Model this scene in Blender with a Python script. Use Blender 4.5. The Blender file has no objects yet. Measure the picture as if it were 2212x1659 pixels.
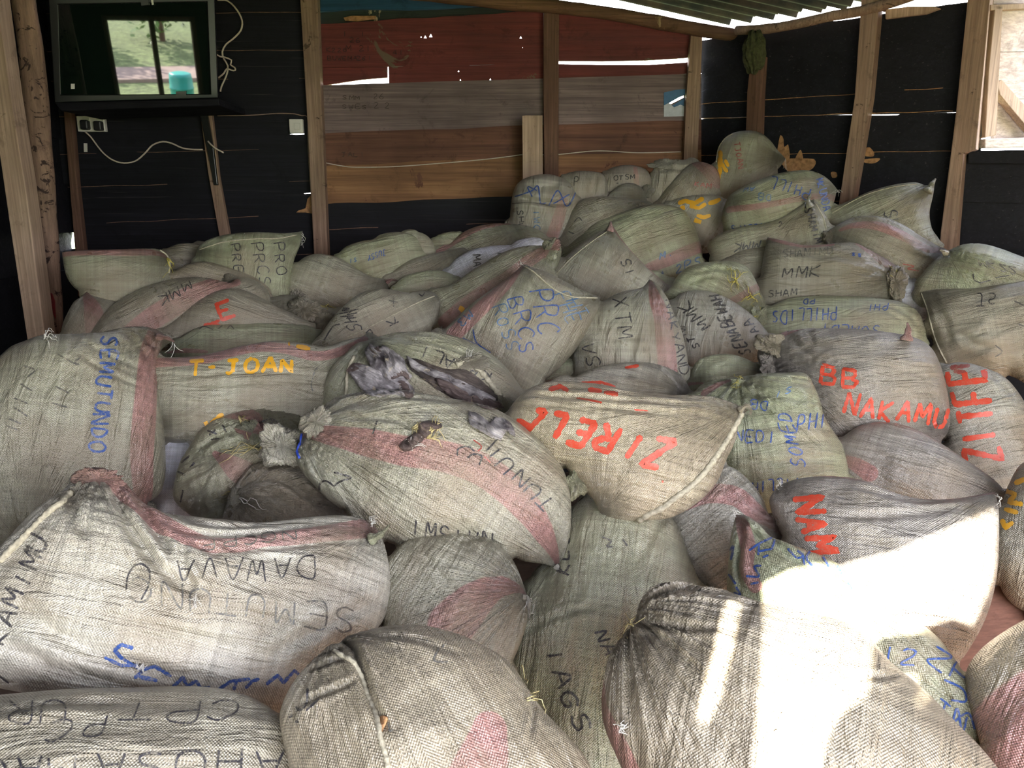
import bpy, bmesh, math, random
import numpy as np
from mathutils import Vector, Matrix, noise as mnoise
from mathutils.bvhtree import BVHTree
from mathutils.geometry import delaunay_2d_cdt

# ------------------------------------------------------------------ camera, sky, sun, exposure
SC = bpy.context.scene
W, H, FOC = 2212.0, 1659.0, 1663.0
PITCH = math.radians(13.0)
CAM = Vector((0.0, 0.0, 1.65))
FWD = Vector((0, math.cos(PITCH), -math.sin(PITCH)))
RGT = Vector((1, 0, 0))
UPV = RGT.cross(FWD)
cd = bpy.data.cameras.new('camera')
cam = bpy.data.objects.new('camera', cd)
SC.collection.objects.link(cam)
cam.location = CAM
cam.rotation_euler = (math.radians(90) - PITCH, 0, 0)
cd.sensor_width = 36.0
cd.lens = 36.0 * FOC / W
cd.clip_start = 0.02
cd.clip_end = 400
SC.camera = cam
SC.view_settings.view_transform = 'Standard'
SC.view_settings.look = 'None'
SC.view_settings.gamma = 1.0
SC.view_settings.use_curve_mapping = False
SC.view_settings.exposure = 3.25
SC.cycles.use_denoising = True
SC.cycles.max_bounces = 8
SC.cycles.diffuse_bounces = 5
SC.cycles.sample_clamp_indirect = 6.0
SC.cycles.caustics_reflective = False
SC.cycles.caustics_refractive = False

world = bpy.data.worlds.new('daylight')
SC.world = world
world.use_nodes = True
nt = world.node_tree
bg = nt.nodes['Background']
tc = nt.nodes.new('ShaderNodeTexCoord')
sp = nt.nodes.new('ShaderNodeSeparateXYZ')
rmp = nt.nodes.new('ShaderNodeValToRGB')
nt.links.new(tc.outputs['Generated'], sp.inputs[0])
nt.links.new(sp.outputs['Z'], rmp.inputs[0])
rmp.color_ramp.elements[0].position = 0.0
rmp.color_ramp.elements[0].color = (0.98, 0.95, 0.965, 1)
rmp.color_ramp.elements[1].position = 0.7
rmp.color_ramp.elements[1].color = (0.68, 0.76, 1.0, 1)
nt.links.new(rmp.outputs[0], bg.inputs[0])
bg.inputs[1].default_value = 2.2

SUN_AZ, SUN_EL = math.radians(22.0), math.radians(33.0)
SUN_D = Vector((math.sin(SUN_AZ) * math.cos(SUN_EL), math.cos(SUN_AZ) * math.cos(SUN_EL), -math.sin(SUN_EL)))
sl = bpy.data.lights.new('sun', 'SUN')
sl.energy = 9.0
sl.angle = math.radians(0.55)
sl.color = (1.0, 0.94, 0.85)
so = bpy.data.objects.new('sun', sl)
SC.collection.objects.link(so)
so.location = (-4, -10, 8)
so.rotation_euler = SUN_D.to_track_quat('-Z', 'Y').to_euler()


def portal(name, loc, rot, sx, sy):
    l = bpy.data.lights.new(name, 'AREA')
    l.shape = 'RECTANGLE'
    l.size, l.size_y = sx, sy
    l.cycles.is_portal = True
    o = bpy.data.objects.new(name, l)
    SC.collection.objects.link(o)
    o.location = loc
    o.rotation_euler = rot
    return o


# ------------------------------------------------------------------ pixel <-> space helpers
def ray(px, py):
    return (FWD + RGT * ((px - W / 2) / FOC) + UPV * ((H / 2 - py) / FOC))


def on_plane(px, py, p0, n):
    r = ray(px, py)
    t = (p0 - CAM).dot(n) / r.dot(n)
    return CAM + r * t


def at_y(px, py, Y):
    r = ray(px, py)
    return CAM + r * (Y / r.y)


# ------------------------------------------------------------------ object helpers
def link(o, parent=None):
    SC.collection.objects.link(o)
    if parent is not None:
        o.parent = parent
    return o


def tag(o, label=None, cat=None, group=None, kind=None):
    if label: o['label'] = label
    if cat: o['category'] = cat
    if group: o['group'] = group
    if kind: o['kind'] = kind
    return o


class MB:
    """collects geometry for ONE mesh object"""
    def __init__(s):
        s.v, s.f, s.m = [], [], []

    def add(s, verts, faces, mi=0):
        b = len(s.v)
        s.v += [tuple(v) for v in verts]
        s.f += [tuple(i + b for i in f) for f in faces]
        s.m += [mi] * len(faces)

    def prism(s, quad, n, t, mi=0, sub=1, wob=0.0, seed=0):
        """quad: polygon in space, extruded by n*t"""
        k = len(quad)
        a = [Vector(q) for q in quad]
        b = [q + n * t for q in a]
        f = [tuple(range(k)), tuple(reversed(range(k, 2 * k)))]
        f += [(i, i + k, (i + 1) % k + k, (i + 1) % k)[::-1] for i in range(k)]
        s.add(a + b, f, mi)

    def box(s, c, ax, ay, az, sx, sy, sz, mi=0):
        c = Vector(c)
        vs = [c + ax * (i * sx / 2) + ay * (j * sy / 2) + az * (k * sz / 2)
              for i in (-1, 1) for j in (-1, 1) for k in (-1, 1)]
        s.add(vs, [(0, 1, 3, 2), (4, 6, 7, 5), (0, 4, 5, 1), (2, 3, 7, 6), (0, 2, 6, 4), (1, 5, 7, 3)], mi)

    def tube(s, pts, r, n=8, mi=0, rs=None, caps=True):
        pts = [Vector(p) for p in pts]
        k = len(pts)
        vs = []
        ref = Vector((0.13, 0.2, 0.97))
        for i, p in enumerate(pts):
            t = (pts[min(i + 1, k - 1)] - pts[max(i - 1, 0)])
            if t.length < 1e-9: t = Vector((0, 0, 1))
            t.normalize()
            if abs(t.dot(ref)) > 0.97: ref = Vector((0.9, 0.3, 0.1))
            a = t.cross(ref).normalized()
            b = t.cross(a)
            rr = rs[i] if rs else r
            for j in range(n):
                an = 2 * math.pi * j / n
                vs.append(p + a * (math.cos(an) * rr) + b * (math.sin(an) * rr))
        fs = [(i * n + j, i * n + (j + 1) % n, (i + 1) * n + (j + 1) % n, (i + 1) * n + j)
              for i in range(k - 1) for j in range(n)]
        if caps:
            fs += [tuple(reversed(range(n))), tuple(range((k - 1) * n, k * n))]
        s.add(vs, fs, mi)

    def build(s, name, mats, parent=None, smooth=False, origin=None, bevel=0.0):
        me = bpy.data.meshes.new(name)
        vs = s.v
        if origin is None and parent is None and vs:
            a = np.array(vs)
            origin = Vector(((a[:, 0].min() + a[:, 0].max()) / 2, (a[:, 1].min() + a[:, 1].max()) / 2, a[:, 2].min()))
        if parent is not None:
            origin = parent.location
        o0 = origin if origin is not None else Vector((0, 0, 0))
        vs = [(v[0] - o0[0], v[1] - o0[1], v[2] - o0[2]) for v in vs]
        me.from_pydata(vs, [], s.f)
        if not isinstance(mats, (list, tuple)): mats = [mats]
        for m in mats: me.materials.append(m)
        if any(s.m): me.polygons.foreach_set('material_index', s.m)
        if smooth: me.polygons.foreach_set('use_smooth', [True] * len(me.polygons))
        me.update()
        o = bpy.data.objects.new(name, me)
        if parent is None: o.location = o0
        link(o, parent)
        if bevel:
            md = o.modifiers.new('bevel', 'BEVEL')
            md.width = bevel
            md.segments = 2
        return o


def smooth_path(pts, step=4.0, closed=False, corners=None):
    """Catmull-Rom resample of a 2D/3D path; corner points stay sharp"""
    pts = [np.array(p, float) for p in pts]
    n = len(pts)
    out, cf = [], []
    seg = n if closed else n - 1
    for i in range(seg):
        p1, p2 = pts[i], pts[(i + 1) % n]
        p0 = pts[(i - 1) % n] if closed or i > 0 else p1 * 2 - p2
        p3 = pts[(i + 2) % n] if closed or i + 2 < n else p2 * 2 - p1
        m1, m2 = (p2 - p0) / 2, (p3 - p1) / 2
        L = np.linalg.norm(p2 - p1)
        # limit tangents to the segment length
        for m in (m1, m2):
            l = np.linalg.norm(m)
            if l > L and l > 0: m *= L / l
        if corners and corners[i]: m1 = (p2 - p1) * 0.9
        if corners and corners[(i + 1) % n]: m2 = (p2 - p1) * 0.9
        k = max(2, int(round(L / step)))
        for j in range(k):
            t = j / k
            out.append((2 * t**3 - 3 * t**2 + 1) * p1 + (t**3 - 2 * t**2 + t) * m1 + (-2 * t**3 + 3 * t**2) * p2 + (t**3 - t**2) * m2)
    if not closed: out.append(pts[-1])
    return np.array(out)


# numpy gradient noise, 2D, about -1..1
_rng = np.random.RandomState(7)
_PERM = np.concatenate([_rng.permutation(256)] * 3)
_GR = np.stack([np.cos(np.arange(256) * 2.399963), np.sin(np.arange(256) * 2.399963)], 1)


def pn(x, y):
    x = np.asarray(x, float); y = np.asarray(y, float)
    xi = np.floor(x).astype(int); yi = np.floor(y).astype(int)
    xf = x - xi; yf = y - yi
    u = xf * xf * xf * (xf * (xf * 6 - 15) + 10)
    v = yf * yf * yf * (yf * (yf * 6 - 15) + 10)

    def g(ix, iy, dx, dy):
        h = _PERM[(_PERM[ix & 255] + iy) & 255]
        return _GR[h, 0] * dx + _GR[h, 1] * dy
    a = g(xi, yi, xf, yf); b = g(xi + 1, yi, xf - 1, yf)
    c = g(xi, yi + 1, xf, yf - 1); d = g(xi + 1, yi + 1, xf - 1, yf - 1)
    return 1.5 * ((a * (1 - u) + b * u) * (1 - v) + (c * (1 - u) + d * u) * v)


def seg_dist(P, path):
    """distance of points P (n,2) to a polyline; also the arc parameter 0..1"""
    best = np.full(len(P), 1e9); par = np.zeros(len(P)); sgn = np.zeros(len(P))
    L = np.concatenate([[0], np.cumsum(np.linalg.norm(np.diff(path, axis=0), axis=1))])
    for i in range(len(path) - 1):
        a, b = path[i], path[i + 1]
        d = b - a
        l2 = max(d.dot(d), 1e-9)
        t = np.clip(((P - a) @ d) / l2, 0, 1)
        q = P - (a + t[:, None] * d)
        dd = np.hypot(q[:, 0], q[:, 1])
        m = dd < best
        best[m] = dd[m]
        par[m] = (L[i] + t[m] * (L[i + 1] - L[i])) / L[-1]
        sgn[m] = np.sign(d[0] * q[m, 1] - d[1] * q[m, 0])
    return best, par, sgn


def inside(P, poly):
    x, y = P[:, 0], P[:, 1]
    r = np.zeros(len(P), bool)
    n = len(poly)
    for i in range(n):
        x1, y1 = poly[i]; x2, y2 = poly[(i + 1) % n]
        if y1 == y2: continue
        c = ((y1 > y) != (y2 > y)) & (x < (x2 - x1) * (y - y1) / (y2 - y1) + x1)
        r ^= c
    return r


# ------------------------------------------------------------------ node helper
class NT:
    def __init__(s, name):
        s.m = bpy.data.materials.new(name)
        s.m.use_nodes = True
        s.t = s.m.node_tree
        s.b = s.t.nodes['Principled BSDF']

    def n(s, typ, ins=None, **kw):
        nd = s.t.nodes.new('ShaderNode' + typ)
        for k, v in kw.items(): setattr(nd, k, v)
        if ins:
            for k, v in ins.items(): s.put(nd, k, v)
        return nd

    def put(s, nd, k, v):
        i = nd.inputs[k]
        if isinstance(v, bpy.types.NodeSocket): s.t.links.new(v, i)
        elif isinstance(v, bpy.types.Node): s.t.links.new(v.outputs[0], i)
        else:
            if isinstance(v, (tuple, list)) and len(v) == 3 and i.type == 'RGBA': v = tuple(v) + (1,)
            i.default_value = v

    def math(s, op, a, b=0.0, c=None):
        ins = {0: a, 1: b}
        if c is not None: ins[2] = c
        return s.n('Math', ins, operation=op).outputs[0]

    def mix(s, f, a, b, mode='MIX'):
        nd = s.n('Mix', None, data_type='RGBA', blend_type=mode)
        s.put(nd, 0, f); s.put(nd, 6, a); s.put(nd, 7, b)
        return nd.outputs[2]

    def mr(s, v, a, b, c=0.0, d=1.0, smooth=False):
        nd = s.n('MapRange', {0: v, 1: a, 2: b, 3: c, 4: d})
        if smooth: nd.interpolation_type = 'SMOOTHSTEP'
        return nd.outputs[0]

    def noise(s, vec, scale, detail=3, rough=0.5, dims='3D', w=None, dist=0.0):
        nd = s.n('TexNoise', None, noise_dimensions=dims)
        if vec is not None: s.put(nd, 'Vector', vec)
        if w is not None: s.put(nd, 'W', w)
        s.put(nd, 'Scale', scale); s.put(nd, 'Detail', detail); s.put(nd, 'Roughness', rough)
        s.put(nd, 'Distortion', dist)
        return nd.outputs[0]

    def bump(s, h, dist, strength=1.0, normal=None):
        nd = s.n('Bump', {'Height': h, 'Distance': dist, 'Strength': strength})
        if normal is not None: s.put(nd, 'Normal', normal)
        return nd.outputs[0]

    def out(s, **kw):
        for k, v in kw.items(): s.put(s.b, k.replace('_', ' '), v)
        return s.m


def plain(name, col, rough=0.6, metal=0.0, var=0.15, scale=30.0, bump=0.0):
    t = NT(name)
    co = t.n('TexCoord').outputs['Object']
    nz = t.noise(co, scale, 4, 0.6)
    c = t.mix(t.mr(nz, 0.3, 0.7), tuple(x * (1 - var) for x in col), tuple(min(1, x * (1 + var)) for x in col))
    kw = dict(Base_Color=c, Roughness=rough, Metallic=metal)
    if bump: kw['Normal'] = t.bump(nz, bump)
    return t.out(**kw)


def wood(name, ca, cb, rough=0.75, stretch=(1.5, 30, 30), stain=None, stain_th=0.58, bump=0.003, axis='X', streak=0.0, spec=0.35, sscale=3.7):
    """planks / posts: grain stretched along X or Z"""
    t = NT(name)
    co = t.n('TexCoord').outputs['Object']
    sc = stretch if axis == 'X' else (stretch[1], stretch[2], stretch[0])
    mp = t.n('Mapping', {'Vector': co, 'Scale': sc})
    g = t.noise(mp, 1.0, 6, 0.65, dist=0.6)
    g2 = t.noise(co, 2.2, 3, 0.6)
    c = t.mix(t.mr(g, 0.3, 0.7), ca, cb)
    mp5 = t.n('Mapping', {'Vector': co, 'Scale': tuple(x * (3.5 if x > 4 else 1.6) for x in sc)})
    g5 = t.noise(mp5, 1.0, 4, 0.75)
    c = t.mix(1.0, c, t.mr(g5, 0.3, 0.7, 0.62, 1.3), 'MULTIPLY')
    c = t.mix(t.mr(g2, 0.35, 0.7, 0.0, 0.55), c, tuple(x * 0.45 for x in ca))
    g6 = t.noise(co, 7.0, 6, 0.75, dist=0.5)
    c = t.mix(t.mr(g6, 0.56, 0.66, 0.0, 0.5), c, tuple(x * 0.35 for x in ca))
    if stain:
        g3 = t.noise(co, sscale, 5, 0.7, dist=1.0)
        c = t.mix(t.mr(g3, stain_th, stain_th + 0.035), c, stain)
    if streak:
        mp2 = t.n('Mapping', {'Vector': co, 'Scale': (sc[0] * 0.8, sc[1] * 3, sc[2] * 3)})
        g4 = t.noise(mp2, 1.0, 3, 0.7)
        c = t.mix(t.mr(g4, 0.64, 0.74, 0.0, streak), c, (0.30, 0.28, 0.26))
    r = t.mr(g, 0.2, 0.8, rough - 0.12, min(1, rough + 0.12))
    nb = t.bump(g, bump)
    t.put(t.b, 'Specular IOR Level', spec)
    return t.out(Base_Color=c, Roughness=r, Normal=nb)
# ------------------------------------------------------------------ sack cloth material
def sack_material():
    t = NT('woven_sack_cloth')
    cl = t.n('Attribute', None, attribute_name='cloth').outputs['Vector']
    st = t.n('Attribute', None, attribute_name='stripe').outputs['Fac']
    fc = t.n('Attribute', None, attribute_name='fold').outputs['Vector']
    fw = t.n('Attribute', None, attribute_name='foldw').outputs['Fac']
    oi = t.n('ObjectInfo')
    co = t.n('TexCoord').outputs['Object']
    s = t.n('SeparateXYZ', {0: cl})
    u, v, sd = s.outputs[0], s.outputs[1], s.outputs[2]
    # plaid of the woven tapes: 1D noise along each direction
    nu = t.noise(None, 55, 3, 0.7, dims='1D', w=t.math('ADD', u, sd))
    nv = t.noise(None, 55, 3, 0.7, dims='1D', w=t.math('ADD', v, t.math('MULTIPLY', sd, 1.7)))
    nu2 = t.noise(None, 330, 1, 0.5, dims='1D', w=t.math('ADD', u, sd))
    nv2 = t.noise(None, 330, 1, 0.5, dims='1D', w=t.math('ADD', v, sd))
    pl = t.math('ADD', t.mr(nu, 0.3, 0.7, -0.17, 0.17), t.mr(nv, 0.3, 0.7, -0.13, 0.13))
    pl = t.math('ADD', pl, t.mr(nu2, 0.3, 0.7, -0.09, 0.09))
    pl = t.math('ADD', pl, t.mr(nv2, 0.3, 0.7, -0.09, 0.09))
    base = oi.outputs['Color']
    # printed stripe down the cloth
    lav = t.mr(t.math('ABSOLUTE', st), 0.94, 1.04, 1.0, 0.0)
    base = t.mix(t.math('MULTIPLY', lav, 0.86), base, (0.37, 0.18, 0.165))
    hv = t.n('HueSaturation', {'Color': base, 'Value': t.math('ADD', pl, 1.0)}).outputs[0]
    # grime
    d1 = t.noise(co, 5.0, 5, 0.62)
    c = t.mix(t.mr(d1, 0.44, 0.66, 0.0, 0.6), hv, (0.19, 0.155, 0.105))
    mp = t.n('Mapping', {'Vector': cl, 'Scale': (3.0, 26.0, 1.0)})
    d2 = t.noise(mp, 1.0, 5, 0.7)
    c = t.mix(t.mr(d2, 0.50, 0.70, 0.0, 0.5), c, (0.20, 0.16, 0.11))
    d3 = t.noise(co, 2.6, 2, 0.5)
    c = t.mix(t.mr(d3, 0.5, 0.72, 0.0, 0.4), c, (0.31, 0.235, 0.155))
    # weave relief (tapes about 3 mm wide), wrinkles, pleats
    wu = t.math('SINE', t.math('MULTIPLY', u, 2 * math.pi / 0.0058))
    wv = t.math('SINE', t.math('MULTIPLY', v, 2 * math.pi / 0.0058))
    wv_ = t.math('MULTIPLY', wu, wv)
    c = t.mix(1.0, c, t.mr(wv_, -1, 1, 0.80, 1.12), 'MULTIPLY')
    n1 = t.bump(wv_, 0.0007, 0.9)
    wr = t.n('Mapping', {'Vector': cl, 'Scale': (5.0, 26.0, 1.0)})
    w1 = t.noise(wr, 1.0, 4, 0.55, dist=1.2)
    w1 = t.math('ABSOLUTE', t.math('SUBTRACT', w1, 0.5))
    n2 = t.bump(w1, 0.024, 0.8, n1)
    w3 = t.noise(co, 11.0, 4, 0.55, dist=0.8)
    w3 = t.math('ABSOLUTE', t.math('SUBTRACT', w3, 0.5))
    n2 = t.bump(w3, 0.013, 0.7, n2)
    f1 = t.noise(fc, 1.0, 4, 0.6)
    f1 = t.math('MULTIPLY', t.math('ABSOLUTE', t.math('SUBTRACT', f1, 0.5)), fw)
    n3 = t.bump(f1, 0.032, 1.0, n2)
    sh = t.mr(t.noise(co, 9.0, 3, 0.6), 0.3, 0.7, 0.25, 0.42)
    t.put(t.b, 'Specular IOR Level', 0.95)
    return t.out(Base_Color=c, Roughness=sh, Normal=n3)


M_SACK = sack_material()


def ink(name, col, rough=0.55, cover=0.2):
    """marker ink / brushed paint broken up by the weave"""
    t = NT(name)
    co = t.n('TexCoord').outputs['Object']
    nz = t.noise(co, 260.0, 2, 0.7)
    n2 = t.noise(co, 40.0, 3, 0.7)
    c = t.mix(t.mr(t.math('ADD', nz, t.math('MULTIPLY', n2, 0.6)), 0.78, 0.96, 0.0, min(0.8, cover * 1.9)), col, (0.33, 0.30, 0.22))
    return t.out(Base_Color=c, Roughness=rough)


M_INK = {
    'k': ink('black_marker', (0.022, 0.02, 0.026), cover=0.3),
    'b': ink('blue_marker', (0.018, 0.06, 0.24), cover=0.3),
    'c': ink('pale_blue_marker', (0.06, 0.13, 0.26), cover=0.35),
    'r': ink('red_paint', (0.52, 0.05, 0.022), 0.5, 0.12),
    'm': ink('dull_red_marker', (0.28, 0.05, 0.04), 0.5, 0.3),
    'y': ink('yellow_paint', (0.72, 0.36, 0.015), 0.5, 0.12),
    'f': ink('faded_black_marker', (0.09, 0.085, 0.08), cover=0.45),
}
INK_KEYS = list(M_INK)
M_KNOT = M_SACK
M_TWINE = plain('straw_twine', (0.50, 0.42, 0.20), 0.7, var=0.3, scale=60)
M_WHITE_THREAD = plain('white_thread', (0.62, 0.60, 0.55), 0.7)
M_YELLOW_TWINE = plain('yellow_twine', (0.50, 0.42, 0.09), 0.6, var=0.3, scale=60)
M_BLUE_TWINE = plain('blue_twine', (0.02, 0.05, 0.35), 0.5)
M_SEAM = plain('sack_seam', (0.36, 0.325, 0.24), 0.8, var=0.35, scale=120, bump=0.002)

TINT = {  # cloth colours
    'K': (0.335, 0.318, 0.24), 'G': (0.335, 0.35, 0.22), 'g': (0.31, 0.305, 0.21),
    'Y': (0.32, 0.302, 0.25), 'P': (0.48, 0.45, 0.37), 'W': (0.62, 0.62, 0.68),
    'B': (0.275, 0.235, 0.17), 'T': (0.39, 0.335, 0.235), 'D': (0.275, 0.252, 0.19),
    'E': (0.30, 0.258, 0.185),
    'V': (0.285, 0.257, 0.222),
}

# stroke letters in a 0.7 x 1 box (y up)
GL = {
    'A': ['0,0 .35,1 .7,0', '.15,.4 .55,.4'], 'B': ['0,0 0,1 .5,.95 .55,.7 .4,.53 0,.5', '.4,.53 .65,.35 .55,.05 0,0'],
    'C': ['.65,.85 .4,1 .1,.8 0,.5 .1,.15 .4,0 .65,.15'], 'D': ['0,0 0,1 .45,.9 .65,.5 .45,.08 0,0'],
    'E': ['.65,1 0,1 0,0 .65,0', '0,.5 .5,.5'], 'F': ['0,0 0,1 .65,1', '0,.5 .5,.5'],
    'G': ['.65,.85 .35,1 .05,.75 0,.4 .2,.02 .6,.1 .62,.42 .35,.42'], 'H': ['0,0 0,1', '.65,0 .65,1', '0,.5 .65,.5'],
    'I': ['.3,0 .3,1'], 'J': ['.1,1 .7,1', '.45,1 .45,.2 .3,0 .05,.1'], 'K': ['0,0 0,1', '.6,1 0,.45 .65,0'],
    'L': ['0,1 0,0 .6,0'], 'M': ['0,0 .05,1 .35,.35 .65,1 .7,0'], 'N': ['0,0 0,1 .62,0 .62,1'],
    'O': ['.35,1 .08,.8 0,.5 .1,.15 .35,0 .6,.18 .68,.5 .58,.85 .35,1'], 'P': ['0,0 0,1 .5,.97 .62,.75 .45,.5 0,.47'],
    'R': ['0,0 0,1 .5,.97 .6,.75 .42,.52 0,.5', '.25,.5 .65,0'], 'S': ['.62,.85 .35,1 .08,.85 .12,.6 .5,.42 .6,.18 .35,0 .02,.12'],
    'T': ['0,1 .7,1', '.35,1 .35,0'], 'U': ['0,1 0,.25 .2,0 .5,.03 .64,.3 .64,1'], 'V': ['0,1 .33,0 .66,1'],
    'W': ['0,1 .15,0 .35,.65 .52,0 .7,1'], 'X': ['0,0 .65,1', '0,1 .65,0'], 'Y': ['0,1 .33,.5 .65,1', '.33,.5 .3,0'],
    'Z': ['0,1 .65,1 0,0 .68,0'], '1': ['.3,0 .3,1'], '2': ['.02,.8 .25,1 .55,.85 .5,.55 0,0 .65,0'],
    '3': ['.05,.9 .4,1 .55,.75 .3,.52 .6,.3 .35,0 0,.1'], '4': ['.5,0 .45,1 0,.35 .65,.35'], '-': ['.1,.5 .5,.5'],
    '.': ['.25,.0 .35,.05'], '*': ['.1,.3 .6,.8', '.1,.8 .6,.3', '.35,.2 .35,.9'], '/': ['0,0 .6,1'], ' ': [],
    '6': ['.55,1 .15,.7 0,.3 .2,0 .55,.08 .6,.35 .35,.5 .05,.35'], '~': ['0,.4 .2,.7 .4,.35 .7,.6'],
}


def text_strokes(txt, x, y, ax, ay, ux, uy, seed=0):
    rnd = random.Random(hash_s(txt) + seed)
    out = []
    for i, ch in enumerate(txt):
        jx, jy = rnd.uniform(-.06, .06), rnd.uniform(-.08, .08)
        js = rnd.uniform(.88, 1.08)
        for st in GL.get(ch, []):
            pts = []
            for q in st.split():
                a, b = map(float, q.split(','))
                a = a * 0.72 / 0.7 * js + rnd.uniform(-.035, .035) + jx
                b = b * js + rnd.uniform(-.035, .035) + jy
                pts.append((x + ax * (i + a) + ux * b, y + ay * (i + a) + uy * b))
            out.append(pts)
    return out


def hash_s(s):
    h = 7
    for c in s: h = (h * 31 + ord(c)) % 100003
    return h


def parse(s):
    pts, cor = [], []
    for q in s.split():
        c = q.endswith('!')
        a, b = q.rstrip('!').split(',')
        pts.append((float(a), float(b))); cor.append(c)
    return pts, cor


SACKS = []   # filled by S(); listed from front to back


def S(key, tint, outline, label, th=1.0, tilt=20, axis=0, st=(), ga=(), tx=(), cr=(), lump=1.0, wr=1.0, ex=30, kids=()):
    SACKS.append(dict(key=key, tint=tint, outline=outline, label=label, th=th, tilt=tilt, axis=axis, st=st, ga=ga,
                      tx=tx, cr=cr, lump=lump, wr=wr, ex=ex, kids=kids))


def outline_poly(s):
    if 'poly' not in s:
        p, c = parse(s['outline'])
        s['poly'] = smooth_path(p, 7.0, True, c)
        s['cor'] = c
    return s['poly']


def extended(i):
    """the outline, pushed out beneath the sacks lying in front of it"""
    s = SACKS[i]
    P = outline_poly(s).copy()
    n = len(P)
    m = np.zeros(n)
    c = P.mean(0)
    for j in range(i):
        Q = outline_poly(SACKS[j])
        if Q[:, 0].max() < P[:, 0].min() - 9 or Q[:, 0].min() > P[:, 0].max() + 9: continue
        if Q[:, 1].max() < P[:, 1].min() - 9 or Q[:, 1].min() > P[:, 1].max() + 9: continue
        ins = inside(P, Q)
        d, _, _ = seg_dist(P, np.vstack([Q, Q[:1]]))
        m = np.maximum(m, (ins | (d < 9)).astype(float))
    tg = np.roll(P, -2, 0) - np.roll(P, 2, 0)
    nr = np.stack([tg[:, 1], -tg[:, 0]], 1)
    nr /= np.maximum(np.linalg.norm(nr, axis=1), 1e-6)[:, None]
    area = 0.5 * np.sum(P[:, 0] * np.roll(P[:, 1], -1) - np.roll(P[:, 0], -1) * P[:, 1])
    if area < 0: nr = -nr
    # ease in and out
    k = 3
    mm = sum(np.roll(m, a) for a in range(-k, k + 1)) / (2 * k + 1)
    mm = np.minimum(mm, m)
    size = math.sqrt(abs(area))
    return P + nr * (mm * min(s['ex'], 0.13 * size))[:, None]


def solve_poisson(xy, tris, bnd):
    """-laplace(phi)=1, phi=0 on bnd, linear elements, conjugate gradients"""
    n = len(xy)
    a, b, c = xy[tris[:, 0]], xy[tris[:, 1]], xy[tris[:, 2]]
    ar = 0.5 * np.abs((b[:, 0] - a[:, 0]) * (c[:, 1] - a[:, 1]) - (c[:, 0] - a[:, 0]) * (b[:, 1] - a[:, 1]))
    ar = np.maximum(ar, 1e-12)

    def cot(p, q, r):
        return ((q - p) * (r - p)).sum(1) / (2 * ar)
    ws = [(1, 2, cot(a, b, c)), (2, 0, cot(b, c, a)), (0, 1, cot(c, a, b))]
    I = np.concatenate([tris[:, i] for i, j, w in ws]); J = np.concatenate([tris[:, j] for i, j, w in ws])
    Wt = np.maximum(np.concatenate([w for i, j, w in ws]) * 0.5, 1e-5)
    I, J, Wt = np.concatenate([I, J]), np.concatenate([J, I]), np.concatenate([Wt, Wt])
    diag = np.bincount(I, Wt, n) + 1e-12
    f = sum(np.bincount(tris[:, k], ar / 3, n) for k in range(3))
    free = ~bnd
    x = np.zeros(n)
    r = f * free
    z = r / diag
    p = z.copy()
    rz = r @ z
    for it in range(700):
        Ap = (diag * p - np.bincount(I, Wt * p[J], n)) * free
        al = rz / max(p @ Ap, 1e-30)
        x += al * p
        r -= al * Ap
        z = r / diag
        rz2 = r @ z
        if rz2 < 1e-9 * (f @ f) / diag.mean(): break
        p = z + (rz2 / rz) * p
        rz = rz2
    return np.maximum(x, 0)


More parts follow.
